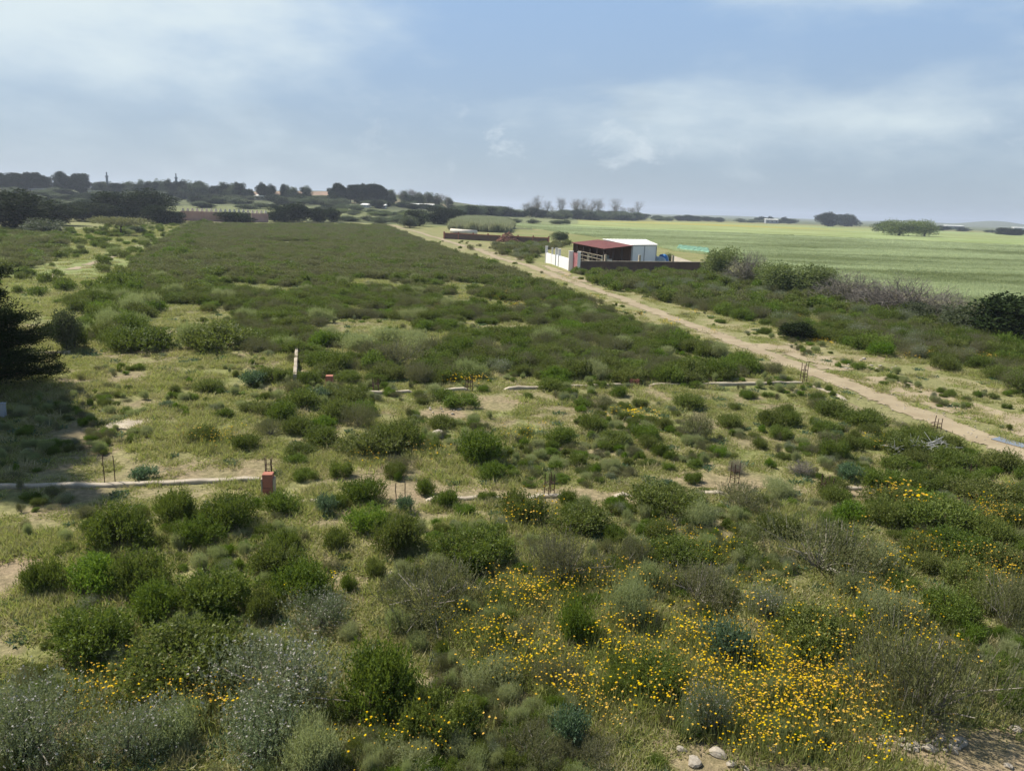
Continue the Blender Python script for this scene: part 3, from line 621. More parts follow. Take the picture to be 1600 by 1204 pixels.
addtuft(tuft(351, 40, .12, .06, .14, .035, None, 1.1, 3), mats=gm)                                                                         # 7 broad leaf
# meadow grass
def sample(n, near, far, spread=.80, seed=0, power=1.0):
    rg = np.random.default_rng(seed); a = rg.uniform(-math.atan(spread), math.atan(spread), n); u = rg.random(n)**power
    d = near*(far/near)**u; return np.sin(a)*d, np.cos(a)*d
def soilness(x, y):
    s = 0*x
    for p, _, rx, ry, k in SOILW: s = np.maximum(s, (1-sstep(np.hypot((x-p[0])/rx, (y-p[1])/ry), .5, 1.1))*k)
    return s
def trackdist(x, y, P=trk):
    best = np.full(len(x), 1e9)
    for a, b in zip(P[:-1], P[1:]):
        dx, dy = b-a; t = np.clip(((x-a[0])*dx+(y-a[1])*dy)/(dx*dx+dy*dy), 0, 1); best = np.minimum(best, np.hypot(x-a[0]-dx*t, y-a[1]-dy*t))
    return best
x, y = sample(36000, 6.5, 75, seed=1, power=.85); d = np.hypot(x, y)
rg = np.random.default_rng(2); keep = rg.random(len(x)) > soilness(x, y)*1.3; keep &= (vnoise(x, y, 1.5, 61)*.65+vnoise(x, y, .4, 62)*.35 < .60) | (rg.random(len(x)) < .25); keep &= trackdist(x, y) > .75; keep &= ~(inpoly(x, y, VERGE) & (rg.random(len(x)) < .5)); keep &= (vnoise(x, y, .9, 4)*.55+vnoise(x, y, .33, 44)*.45 > .40)
x, y, d = x[keep], y[keep], d[keep]; n = len(x)
tall = vnoise(x, y, 3.5, 6)+rg.normal(size=n)*.12
ix = np.where(tall > .68, rg.integers(4, 6, n), rg.integers(0, 4, n)); ix = np.where(rg.random(n) < .07, 6, ix); ix = np.where(rg.random(n) < .06, 7, ix)
tag(scatter('meadow_grass', GT, x, y, rg.uniform(.7, 1.3, n)*(1+d/45), ix, 3, zs=rg.uniform(.7, 1.2, n)*(1+d/110)), 'short olive green and straw coloured grass between the shrubs', 'grass')
# knee-high herbs between the shrubs
hm = [p[2] for k in (B_, N_, P_, S_, D_) for p in PROTO[k]]; hk = {}
for j, k in enumerate([k for k in (B_, N_, P_, S_, D_) for p in PROTO[k]]): hk.setdefault(k, []).append(j)
x, y = sample(9000, 7.5, 60, seed=31, power=.8); k = (vnoise(x, y, 1.6, 32)*.6+vnoise(x, y, .5, 33)*.4 > .5) & (trackdist(x, y) > 1.6) & (soilness(x, y) < .3); az_ = x/y
k &= (vnoise(x, y, 7, 34)+sstep(az_, -.45, .2)*.35-sstep(np.hypot(x, y), 18, 40)*.15 > .49); k &= np.hypot(x-bare[0][0][0], y-bare[0][0][1]) > 1.3; k &= np.hypot(x-bare[1][0][0], y-bare[1][0][1]) > 1.4; x, y = x[k], y[k]; rg = np.random.default_rng(35)
kk = rg.choice([B_, N_, P_, S_, D_], len(x), p=[.22, .28, .24, .06, .20]); ix = [rg.choice(hk[q]) for q in kk]
tag(scatter('herbs', hm, x, y, rg.uniform(.14, .38, len(x)), ix, 36, zs=rg.uniform(.12, .42, len(x))), 'low mixed green and dry herbs growing between the shrubs', 'herbs')
print('herbs', len(x))
# green verge by the left path
Pm = GREENL; x0, y0 = Pm.min(0); x1, y1 = Pm.max(0); x = rg.uniform(x0, x1, 9000); y = rg.uniform(y0, y1, 9000); k = inpoly(x, y, Pm) & (trackdist(x, y, GP(TRL)) > .9); x, y = x[k], y[k]
tag(scatter('verge_grass', GT, x, y, rg.uniform(2, 4, len(x)), rg.choice([0, 1, 4, 5, 6], len(x)), 4, zs=rg.uniform(1, 2, len(x))), 'fresh green grass beside the path on the left', 'grass')
# yellow daisies
def daisy(seed, n, rad, hd):
    rg = np.random.default_rng(seed); a = rg.uniform(0, 6.28, n); r = np.sqrt(rg.random(n))*rad; h = rg.uniform(.12, .36, n)
    P = np.stack([np.cos(a)*r, np.sin(a)*r, h*0], 1); T = P+np.stack([rg.normal(size=n)*.04, rg.normal(size=n)*.04, h], 1); parts = []
    v, q = sticks(P, T, .003, .002, rg); parts.append((v, q, 0, .4*np.ones(len(q))))
    for k in range(3):                                 # petal ring: three crossed rhombi
        th = a+k*1.047; D = np.stack([np.cos(th), np.sin(th), rg.normal(size=n)*.15+.15], 1); D = unit(D); s = hd*np.random.default_rng(seed+9).uniform(.6, 1.35, n)
        c = T-D*s[:, None]*.5; w = unit(np.cross(D, np.array([[0, 0, 1.]])))
        V = np.stack([c, c+D*s[:, None]*.5+w*s[:, None]*.3, c+D*s[:, None], c+D*s[:, None]*.5-w*s[:, None]*.3], 1).reshape(-1, 3); V[:, 2] += k*.002
        parts.append((V, np.arange(4*n).reshape(n, 4), 2, rg.random(n)))
    parts.append(tuft(seed+50, 60, rad, .06, .22, .012, None, .6)); return parts
YT = []
for i in range(3): V, Q, mi, rn = join(daisy(400+i, 16, .28, .028)); YT.append(mesh_np('daisies', V, Q, gm, mi, rn))
V, Q, mi, rn = join(daisy(410, 34, .6, .070)); YT.append(mesh_np('daisies', V, Q, gm, mi, rn))
X = []; Y = []; SC = []; IX = []
for px, py, rx, ry, n in [(1230,1090,110,45,300),(1140,1020,70,40,150),(1050,1110,160,40,170),(900,1040,120,50,130),(820,950,60,16,70),(905,935,60,10,45),(1400,975,60,30,90),(1300,1000,70,40,60),(1340,1110,50,40,60),(1180,1150,120,30,90),
      (700,1010,90,30,35),(650,1160,60,40,40),(250,1115,120,25,60),(330,1120,30,20,20),(1360,890,60,30,40),(1545,820,28,16,50),(1540,890,40,20,30),(1580,930,30,20,20),(1000,925,50,20,30),(1100,860,60,30,25),(460,940,60,30,8),(1480,880,60,30,20),
      (1020,850,60,30,20),(820,815,40,16,25),(1180,950,60,30,30),(960,980,50,30,40),(1450,1030,40,30,25),(790,1060,50,30,40),(110,1085,80,14,14),(330,700,20,8,12),(375,690,20,10,10),(700,715,50,14,16),(820,695,26,6,18),(1560,780,40,20,16),(1210,1185,60,16,36),(1350,1185,60,10,18),(560,730,40,12,10)]:
    q = G(px, py); s = mpp(q)*math.hypot(1, 7/np.hypot(*q)); a, b = G(px, py-ry), G(px, py+ry); dy = abs(a[1]-b[1])/2; n = int(n*.25)
    X += list(q[0]+rg.normal(size=n)*rx*s*.55); Y += list(q[1]+rg.normal(size=n)*dy*.55); SC += list(rg.uniform(.75, 1.3, n)*(1+np.hypot(*q)/70)); IX += list(rg.integers(0, 3, n))
for px, py, rx, ry, n in [(670,490,40,14,60),(790,470,60,12,60),(530,438,22,8,26),(930,480,50,20,30),(860,440,60,10,20),(1250,500,20,10,14),(1420,555,16,6,20),(1500,560,40,8,50),(1560,550,40,8,40),(740,600,60,8,10),(990,655,30,4,10),(1300,540,20,5,10),(1370,700,12,6,8),(1050,500,60,20,20),(1410,790,14,8,14),(380,470,50,20,6),(620,470,60,20,14),(1040,400,0.1,0.1,1),(900,435,30,4,10)]:
    q = G(px, py); s = mpp(q); a, b = G(px, py-ry), G(px, py+ry); dy = abs(a[1]-b[1])/2; n = int(n*.28)
    X += list(q[0]+rg.normal(size=n)*rx*s*.55); Y += list(q[1]+rg.normal(size=n)*dy*.55); SC += list(rg.uniform(.8, 1.3, n)); IX += [3]*n
X, Y = np.array(X), np.array(Y)
tag(scatter('yellow_daisies', YT, X, Y, SC, IX, 5, zoff=.02, zs=np.array(SC)*np.where(np.hypot(X, Y) > 24, .9, 1.2)), 'yellow and orange wild daisies in drifts among the shrubs', 'wildflowers')
# cereal field
def croptuft(seed, n, rad, h, wd):
    return join([tuft(seed, n, rad, h*.6, h, wd, None, .35)])
CT = []
for i in range(3): V, Q, mi, rn = croptuft(500+i, 260, .9, .34, .06); CT.append(mesh_np('cereal', V, Q, [M['crop']], mi, rn))
x0, y0 = FIELD.min(0); x1, y1 = FIELD.max(0); y1 = min(y1, 330); n = 90000; x = rg.uniform(x0, min(x1, 260), n); y = rg.uniform(y0, y1, n); k = inpoly(x, y, FIELD) & (np.hypot(x, y) < 330); x, y = x[k], y[k]
tt = vnoise(x*.35+y*.12, y, 4.5, 21)*.55+vnoise(x*.5, y*1.0, 16, 22)*.6-.05+vnoise(x*.12+y*.1, y*1.6, 6, 23)*.3-.15
tt = np.clip((tt-.45)*1.6+.5, 0, 1); d = np.hypot(x, y); tag(scatter('cereal_crop', CT, x, y, rg.uniform(.9, 1.3, len(x))*(1+d/300), rg.integers(0, 3, len(x)), 6, zs=rg.uniform(.7, 1.1, len(x))*(.8+tt*.4), tint=np.clip(tt, 0, 1)), 'light green cereal crop waving across the field on the right', 'crop')
print('crop', len(x))

# ---------------------------------------------------------------- trees
def tree_data(seed, H=6, Rr=3, lobes=14, n=5200, leaf=.22, lw=.5, base=.12, flat=1.0, droop=0.0, trunk_r=.16, limbs=7, solid_=.45, layered=False, bare=False):
    rg = np.random.default_rng(seed); zc = H*(base+(1-base)*.5); hz = H*(1-base)*.5
    u = unit(rg.normal(size=(lobes, 3)))*(rg.uniform(.15, 1, (lobes, 1))**.6)*[Rr*.66, Rr*.66, hz*.66*flat]
    cen = u+[0, 0, zc]; lr = rg.uniform(.26, .46, lobes)*Rr
    cen[:, 2] = np.clip(cen[:, 2], H*base+lr*.3, H-lr*.55)
    st = []; th = min(zc, H*.6); k = 6; pts = np.stack([rg.normal(size=k)*.03*H*np.linspace(0, 1, k), rg.normal(size=k)*.03*H*np.linspace(0, 1, k), np.linspace(-.05, th, k)], 1)
    r = np.linspace(trunk_r, trunk_r*.45, k); st.append((*sticks(pts[:-1], pts[1:], r[:-1], r[1:], rg), 1, .4*np.ones(3*(k-1))))
    li = rg.choice(lobes, min(limbs, lobes), replace=False); f = rg.uniform(.35, .95, len(li)); o0 = np.stack([np.interp(f*th, pts[:, 2], pts[:, i]) for i in range(3)], 1); mid = (o0+cen[li])/2+[0, 0, .04*H]
    st.append((*sticks(o0, mid, trunk_r*.35, trunk_r*.22, rg), 1, rg.random(3*len(li)))); st.append((*sticks(mid, cen[li], trunk_r*.22, trunk_r*.08, rg), 1, rg.random(3*len(li))))
    if bare:
        A = cen[rg.choice(lobes, 90)]; D = unit(rg.normal(size=A.shape)*.5+[0, 0, 1.3]); 
        for lv in range(3):
            B = A+D*(rg.uniform(.5, 1, len(A))*H*.14*.75**lv)[:, None]; st.append((*sticks(A, B, trunk_r*.10*.7**lv, trunk_r*.06*.7**lv, rg), 1, rg.random(3*len(A))))
            A = np.repeat(B, 2, 0); D = unit(np.repeat(D, 2, 0)+rg.normal(size=A.shape)*.5)
    w = lr**2; w /= w.sum(); i = rg.choice(lobes, n, p=w); dd = unit(rg.normal(size=(n, 3))); rad = rg.uniform(0, 1, n)**.35
    fl = .45 if layered else .8
    P = cen[i]+dd*(rad*lr[i]*rg.uniform(.8, 1.15, n))[:, None]*[1, 1, fl]; P[:, 2] = np.clip(P[:, 2], H*base*.3+.05, None)
    D = unit(dd+rg.normal(size=P.shape)*.9+[0, 0, .2-droop]); V, Q = leaves(P, D, leaf*rg.uniform(.6, 1.3, n), leaf*lw, rg)
    return [(V, Q, 0, rg.random(n))], st
TREES = {}
def add_tree(kind, m, cnt=1, bark='bark', **kw):
    for i in range(cnt):
        fol, st = tree_data(600+len(TREES)*10+i, **kw); mats = [M[m], M[bark]]
        V, Q, mi, rn = join(fol); cm = mesh_np(kind+'_crown', V, Q, mats, mi, rn); V, Q, mi, rn = join(st); tm = mesh_np(kind+'_trunk', V, Q, mats, mi, rn)
        V, Q, mi, rn = join(fol+st); wm = mesh_np(kind, V, Q, mats, mi, rn); TREES.setdefault(kind, []).append((cm, tm, wm, kw['H'], kw['Rr']))
add_tree('dark', 'tree', 4, H=6, Rr=3.2, lobes=26, n=9000, leaf=.30, base=-.12)
add_tree('olive', 'treeolive', 3, H=5, Rr=3, lobes=24, n=6500, leaf=.26, base=-.12)
add_tree('light', 'treelight', 3, H=4, Rr=2.6, lobes=24, n=8000, leaf=.17, base=-.12)
add_tree('umbrella', 'brown', 1, H=4.5, Rr=4.2, lobes=18, n=5200, leaf=.24, base=.38, layered=True, flat=.5)
add_tree('bare', 'treeolive', 3, 'deadtwig', H=12, Rr=3.0, lobes=16, n=150, leaf=.30, base=.22, bare=True, trunk_r=.2, limbs=14)
add_tree('pine', 'tree', 2, H=11, Rr=4.2, lobes=26, n=7000, leaf=.5, base=.0, trunk_r=.25)
TN = {'dark': 'dark_tree', 'olive': 'bushy_tree', 'light': 'light_tree', 'umbrella': 'spreading_tree', 'bare': 'thin_tree', 'pine': 'tall_tree'}
rgt = np.random.default_rng(91)
def tree(kind, px, base_y, w, top_y, label, group=None, parts=None, d=None, cat='tree', wy=None):
    """w in photo pixels, top_y row of the crown's top; stands on the ground at (px, base_y)"""
    p = G(px, base_y) if d is None else at(px, base_y, d)[:2]; dist = float(np.hypot(*p)); s = dist/F*1.02
    top = at(px, top_y, dist)[2]; g = Z(*p); H = max(top-g, .6)*1.08; cm, tm, wm, h0, r0 = TREES[kind][rgt.integers(len(TREES[kind]))]
    sx = w*s/(2*r0*.86); sc = (sx, sx*rgt.uniform(.85, 1.15) if wy is None else wy, H/(h0*.97)); rz = rgt.uniform(0, 6.28)
    if parts is None: parts = w > 26
    if parts:
        o = empty(TN[kind], (p[0], p[1], g-.05), label, cat, rz, group); o.scale = sc; link('crown', cm, o); link('trunk', tm, o)
    else: o = link(TN[kind], wm, None, (p[0], p[1], g-.05), rz, sc); tag(o, label, cat, group)
    return o
# left middle distance
for px, by, w, ty, k, lab in [(25,360,100,296,'dark','tall dark tree clump at the left edge beside the brown scrub'),(85,352,80,318,'dark','low dark tree right of the one on the left edge'),(135,346,70,310,'dark','dark leafy tree between the left edge trees and the spreading tree'),
     (185,345,70,300,'dark','broad dark tree directly behind the grey green spreading tree'),(232,345,66,298,'dark','tall dark tree just left of the pink crenellated wall'),(252,350,44,314,'dark','lower dark tree behind the left path, right behind the tallest one'),
     (270,350,40,330,'dark','small dark tree touching the left end of the pink wall'),(372,347,52,328,'dark','round dark bush in front of the gap in the pink wall'),(435,347,40,322,'dark','dark hedge tree at the left end of the row beyond the plot'),
     (465,347,44,318,'dark','tallest dark hedge tree in the row beyond the plot'),(495,347,40,324,'dark','dark hedge tree second from the right in the row beyond the plot'),(518,347,32,326,'dark','dark hedge tree at the right end of the row beyond the plot'),
     (450,346,30,330,'olive','small green bush in the middle of the dark hedge row'),
     (190,368,74,338,'umbrella','grey green spreading tree with a dark trunk beside the left path'),(213,365,26,352,'olive','small brownish bush just right of the spreading tree'),(70,366,60,342,'olive','grey green low tree in front of the dark left trees'),
     (650,353,40,328,'dark','dark green tree at the top end of the dirt track'),(684,350,44,324,'dark','dark green tree right of the one at the top of the track'),(640,356,34,336,'olive','round green bush right beside the top end of the track'),
     (708,349,36,326,'dark','dark tree at the right of the group at the track end'),(595,350,30,338,'olive','low bush left of the top end of the track'),
     (875,379,32,361,'olive','round grey green tree behind the white gate wall'),
     (1127,432,78,380,'light','big round green bush at the right end of the dark wall'),(1045,410,20,395,'olive','little bush growing behind the dark wall beside the blue tarpaulin'),
     (1242,460,108,404,'light','broad yellow green bush at the near edge of the cereal field'),(1205,454,66,410,'light','smaller yellow green bush left of the broad one at the field edge'),(1285,464,60,418,'light','dull green bush between the broad green bush and grey dead bush'),
     (1575,534,150,458,'dark','big dark green bush at the right edge of the field'),(1510,522,84,474,'olive','dull green bush left of the big dark one at right'),(1435,503,62,470,'olive','low green bush right of the second dead bush'),
     (1243,530,50,500,'dark','round dark bush standing alone right of the track'),
     (1405,368,62,340,'light','light olive bush clump standing alone in the far field'),(1445,369,46,344,'light','lighter right part of the bush clump in the far field'),(1380,364,34,346,'olive','low left bush of the clump in the far field'),
     (1293,354,40,331,'dark','left tree of the dark pair on the field horizon'),(1325,354,36,331,'dark','right tree of the dark pair on the field horizon')]:
    tree(k, px, by, w, ty, lab, cat='bush' if 'bush' in lab else 'tree')
# dead thorn bushes at the field edge
for px, by, w, ty, lab in [(1167,444,58,394,'leafless grey brown bush right of the big round green bush'),(1320,476,80,424,'dark leafless thorn bush left of the widest one'),(1410,494,106,434,'wide pale leafless thorn bush at the field edge'),(1360,486,60,440,'thin leafless thorn bush between the two wider ones'),(1490,508,74,458,'pale leafless bush left of the dark green edge bush')]:
    p = G(px, by); s = mpp(p); H = at(px, ty, float(np.hypot(*p)))[2]-Z(*p); fm, sm, wm, pr, ph = PROTO['dead'][0]
    o = empty('bare_shrub', (p[0], p[1], Z(*p)), lab, 'bush', rgt.uniform(0, 6), 'bare thorn bushes at the field edge'); sc = w*s/(2*.62)
    o.scale = (sc, sc, H/.85)
    link('branches', wm, o)
    fm2 = PROTO['brown'][1][0]; f = link('foliage', fm2, o); f.scale = (.75, .75, .55)
# left edge conifer reaching into the frame, and taller ones beyond the frame that throw the shade
def conifer(seed, x, y, H, Rr, base, label, tiers=9, per=8, k=70, leaf=.11):
    rg = np.random.default_rng(seed); st = []; P = []; D = []; RN = []
    z = np.linspace(-.05, H*.97, 8); pts = np.stack([rg.normal(size=8)*.05, rg.normal(size=8)*.05, z], 1); tr = np.linspace(.035*H**.5+.06, .02, 8)
    st.append((*sticks(pts[:-1], pts[1:], tr[:-1], tr[1:], rg), 1, .4*np.ones(21)))
    for t in range(tiers):
        f = t/(tiers-1); zt = H*(base+(.97-base)*f); prof = Rr*min(1, (1.15-f)**.7)*(.75+.25*math.sin(t*2.1))
        for b_ in range(per):
            a = rg.uniform(0, 6.28); L = prof*rg.uniform(.5, 1.08); d = np.array([math.cos(a), math.sin(a), rg.uniform(-.05, .22)]); p0 = np.array([0, 0, zt+rg.uniform(-.12, .12)*H/tiers])
            p1 = p0+d*L*.55; p2 = p0+d*L-[0, 0, .05*L]; st.append((*sticks(np.array([p0, p1]), np.array([p1, p2]), np.array([.04, .025]), np.array([.025, .008]), rg), 1, .5*np.ones(6)))
            m = int(k*L); s_ = rg.uniform(.18, 1, m)**.8; wd = .28*L*(1-.6*np.abs(s_-.5)); sd = np.array([-d[1], d[0], 0])
            q = p0+d*L*s_[:, None]+sd*(rg.normal(size=m)*wd*.6)[:, None]; q[:, 2] += rg.normal(size=m)*.07; tw = unit(d+sd*rg.normal(size=(m, 1))*.7+[0, 0, .25]+rg.normal(size=(m, 3))*.25)
            for c in range(5): P.append(q+tw*(.07*c)); D.append(tw+rg.normal(size=(m, 3))*.6); RN.append(rg.random(m)*.6+rg.uniform(0, .4))
    P = np.concatenate(P); V, Q = leaves(P, np.concatenate(D), leaf*rg.uniform(.6, 1.2, len(P)), leaf*.3, rg)
    cm = mesh_np('conifer_crown', V, Q, [M['tree']], rnd=np.concatenate(RN)); V, Q, mi, rn = join(st); tm = mesh_np('conifer_trunk', V, Q, [M['tree'], M['bark']], mi, rn)
    o = empty('conifer', (x, y, Z(x, y)-.05), label, 'tree'); link('crown', cm, o); link('trunk', tm, o)
conifer(901, -19.2, 26.6, 3.9, 4.2, .12, 'dark layered conifer with spreading branches at the left edge', 8, 14, 95, .12)
conifer(903, -17.4, 21.5, 11.0, 2.4, .35, 'tall slim conifer just outside the frame on the left, nearest one', 14, 9, 80, .14)
conifer(904, -19.9, 24.6, 11.5, 2.8, .25, 'tall conifer just outside the frame on the left, middle one', 15, 10, 80, .15)
conifer(902, -21.8, 27.8, 12.5, 3.1, .25, 'tall conifer just outside the frame on the left, farthest one', 16, 10, 80, .15)
p = G(105, 548); tree('olive', 105, 548, 44, 480, 'grey green leafy sapling right of the edge conifer')
# far rows
def row(kind, pts, n, h, w, label, group, jit=1.0, hj=.3, seed=0, spread=0.0):
    rg = np.random.default_rng(seed); P = np.array(pts, float); t = np.sort(rg.uniform(0, 1, n)); seg = np.linspace(0, 1, len(P))
    for i in range(n):
        px = np.interp(t[i], seg, P[:, 0]); py = np.interp(t[i], seg, P[:, 1])+rg.uniform(-jit, jit); hh = h*rg.uniform(1-hj, 1+hj)
        kk = kind if isinstance(kind, str) else kind[rg.integers(len(kind))]
        tree(kk, px, py, w*rg.uniform(.9, 1.6), py-hh, label, group, parts=False)
row(['pine', 'pine', 'dark'], [(-20,293),(60,292),(132,292)], 30, 20, 17, 'dark tree in the solid block on the left skyline', 'trees of the dark block on the left skyline', .8, .24, 1)
row(['dark','olive'], [(135,291),(260,291),(400,297)], 44, 8, 16, 'small dark tree on the ridge left of the earth bank', 'small trees on the left ridge', .8, .4, 2)
row(['dark','olive'], [(400,296),(500,300)], 10, 8, 12, 'small tree behind the reddish earth bank', 'trees behind the earth bank', .8, .3, 3)
row(['pine', 'pine', 'dark'], [(512,307),(560,309),(598,309)], 22, 19, 15, 'dark tree in the dense grove right of the earth bank', 'trees of the dense grove right of the earth bank', .6, .22, 4)
row(['bare','olive'], [(605,312),(700,318)], 22, 13, 14, 'thin pale tree right of the dense grove', 'thin pale trees on the slope right of the grove', .8, .3, 5)
row(['dark','olive'], [(0,308),(100,309),(250,312),(420,316),(600,322)], 85, 10, 24, 'bushy tree in the hedges crossing the hillside', 'hedge trees crossing the hillside', 5, .3, 6)
row(['dark','olive'], [(270,322),(330,324),(480,328),(560,330)], 20, 8, 22, 'green bush in the hedge beyond the pink wall', 'hedge bushes beyond the pink wall', 1.5, .3, 7)
row(['dark','olive'], [(0,330),(60,328),(150,326),(250,325)], 30, 14, 30, 'dark tree in the belt behind the left foreground trees', 'tree belt behind the left trees', 3, .3, 8)
row(['dark','olive'], [(715,334),(800,338),(900,343),(1000,344)], 60, 13, 24, 'low dark green tree in the belt behind the cereal field', 'belt of low trees behind the cereal field', 1.0, .2, 9)
row(['olive','dark'], [(1000,344),(1100,346),(1250,349)], 22, 6, 18, 'tiny bush on the far side of the cereal field', 'tiny bushes on the far edge of the field', .5, .4, 10)
row('bare', [(815,339),(900,342),(1000,343)], 30, 24, 15, 'tall thin leafless tree rising above the dark belt', 'tall thin trees above the dark belt', .6, .35, 11)
row('olive', [(745,345),(800,348),(895,351)], 15, 7, 15, 'small tree of the orchard row at the field corner', 'orchard row at the field corner', .4, .15, 12)
row(['olive','dark'], [(1470,360),(1600,366)], 8, 6, 14, 'small bush far off at the right of the field', 'small bushes far off at right', .8, .4, 13)
row('dark', [(1558,366),(1592,368)], 4, 11, 18, 'dark tree near the right end of the horizon', 'dark trees near the right end of the horizon', .3, .2, 14)
row('dark', [(1180,347),(1245,350)], 6, 8, 10, 'dark dot of a tree left of the horizon pair', 'dark dots of trees left of the horizon pair', .3, .25, 15)
row('olive', [(540,345),(640,347)], 10, 7, 22, 'green bush between the hedge row and the track end', 'bushes left of the track end', 1.5, .3, 16)
row('dark', [(1055,345),(1090,346)], 3, 9, 18, 'dark tree at the right end of the belt', 'dark trees at the right end of the belt', .3, .2, 17)

row(['olive','light'], [(530,334),(620,337),(700,343)], 34, 6, 20, 'grey green bush on the slope behind the end of the track', 'bushes on the slope behind the track end', 3, .4, 18)
row(['olive','dark'], [(560,318),(640,324),(720,332)], 26, 8, 18, 'low bush on the slope below the dense grove', 'bushes on the slope below the grove', 2.5, .4, 19)
bk = MB(); nb_ = 24; rb = np.random.default_rng(12); VV = []
for i in range(nb_+1):
    t = i/nb_; pb = at(392+190*t, 305+4*t, 560)[:2]; uu = pb/np.hypot(*pb); hh = 1.9*math.sin(math.pi*min(1, max(0, .06+t*.9)))**.4*rb.uniform(.75, 1.1)+.5
    for dd, f in ((-9, -.4), (-3, .55), (0, .95), (4, 1.0), (14, -.4)): q = pb+uu*dd; VV.append((q[0], q[1], Z(*q)+hh*max(f, 0)-(.5 if f < 0 else 0)))
bk.add(VV, [(i*5+j, (i+1)*5+j, (i+1)*5+j+1, i*5+j+1) for i in range(nb_) for j in range(4)])
tag(link('earth_bank', bk.mesh('earth_bank', solid('bare red earth', (.33, .21, .14), (.20, .15, .09), .08))), kind='structure')

# ---------------------------------------------------------------- reeds
P = G(745, 362); rd = [mesh_np('reeds', *join([tuft(700+i, 420, 1.0, 1.6, 2.8, .09, None, .22)])[:2], [M['reed']], rnd=np.random.default_rng(i).random(420)) for i in range(2)]
rp = GP([(706, 360), (790, 364), (800, 357), (780, 350), (720, 349)]); x = rg.uniform(rp[:, 0].min(), rp[:, 0].max(), 900); y = rg.uniform(rp[:, 1].min(), rp[:, 1].max(), 900); k = inpoly(x, y, rp); x, y = x[k], y[k]
tag(scatter('reed_bed', rd, x, y, np.full(len(x), 1.2), rg.integers(0, 2, len(x)), 9, zs=rg.uniform(.8, 1.3, len(x))), 'pale green reed bed behind the dark brick wall', 'reeds')

# ---------------------------------------------------------------- footings, piers, rods
def footing(pts, wdt, h, label, gaps=(), seed=0, name='foundation_wall'):
    """low concrete footing, worn and partly sunk"""
    P = GP(pts); d = np.concatenate([[0], np.cumsum(np.hypot(*np.diff(P, axis=0).T))]); rg = np.random.default_rng(seed); n = max(int(d[-1]/.35), 3); t = np.linspace(0, d[-1], n)
    cx = np.interp(t, d, P[:, 0]); cy = np.interp(t, d, P[:, 1]); tx, ty = np.gradient(cx), np.gradient(cy); l = np.hypot(tx, ty); nx, ny = -ty/l, tx/l
    b = MB(); V = []
    for i in range(n):
        w = wdt*rg.uniform(.9, 1.08); z = Z(cx[i], cy[i]); g = any(a <= t[i]/d[-1] <= e for a, e in gaps); hh = -.05 if g else h*rg.uniform(.7, 1.15)
        o = [(-w/2, -.1), (-w/2, hh-.02), (-w/2+.02, hh), (w/2-.02, hh+rg.uniform(-.01, .01)), (w/2, hh-.02), (w/2, -.1)]
        V += [(cx[i]+nx[i]*a, cy[i]+ny[i]*a, z+q) for a, q in o]
    f = [(i*6+j, i*6+j+1, i*6+j+7, i*6+j+6) for i in range(n-1) for j in range(5)]; b.add(V, f); b.add([V[k] for k in range(6)], [(5, 4, 3, 2, 1, 0)]); b.add([V[-6+k] for k in range(6)], [(0, 1, 2, 3, 4, 5)])
    return tag(link(name, b.mesh(name, M['concrete'])), label, 'wall')
footing([(-90, 765), (0, 762), (200, 759), (405, 750)], .19, .09, 'long pale concrete footing running left from the brick pier', seed=1)
footing([(466, 786), (640, 781), (760, 779), (900, 776), (1080, 773), (1345, 764)], .17, .08, 'half buried pale footing right of the brick pier', [(.07, .2), (.33, .39), (.47, .53), (.56, .66), (.74, .93)], 2)
footing([(518, 616), (700, 611), (880, 606), (1080, 603), (1252, 600)], .17, .12, 'long thin footing across the far side of the plot', [(.16, .20), (.27, .33), (.43, .47), (.6, .64), (.72, .74)], 3)
footing([(1265, 602), (1310, 621), (1400, 660), (1500, 700)], .22, .08, 'short footing stub running beside the dirt track', [(.28, .8)], 4)
footing([(461, 598), (464, 548)], .14, .32, 'narrow whitish wall stub running away from the camera', seed=5)
footing([(-40, 552), (62, 554), (110, 551)], .2, .12, 'pale edge of a footing behind the left conifer', seed=6)
def rods(px, by, ty, n, sp, label, seed):
    rg = np.random.default_rng(seed); p = G(px, by); d = float(np.hypot(*p)); z = Z(*p); H = at(px, ty, d)[2]-z
    o = empty('rebar_cluster', (p[0], p[1], z), label, 'rebar', rg.uniform(0, .6), 'steel starter rods sticking out of the footings')
    for i in range(n):
        x, y = ((-1)**i*sp/2, (sp/2 if i > 1 else -sp/2)) if n > 2 else ((i-.5)*sp, 0)
        b = MB(); h = H*rg.uniform(.85, 1.05); k = [Vector((x+rg.normal()*.004*j, y+rg.normal()*.004*j, h*j/3-.05*(j == 0))) for j in range(4)]
        for a, c in zip(k[:-1], k[1:]): b.tube(a, c, .008+.0002*d, n=6)
        if n > 2 and i == 0:
            for q in (.3, .6):
                c = [(-sp/2, -sp/2), (sp/2, -sp/2), (sp/2, sp/2), (-sp/2, sp/2)]
                for u in range(4): b.tube((*c[u], h*q), (*c[(u+1) % 4], h*q), .005+.0002*d, n=4)
        link('rod', b.mesh('rod', M['steel']), o)
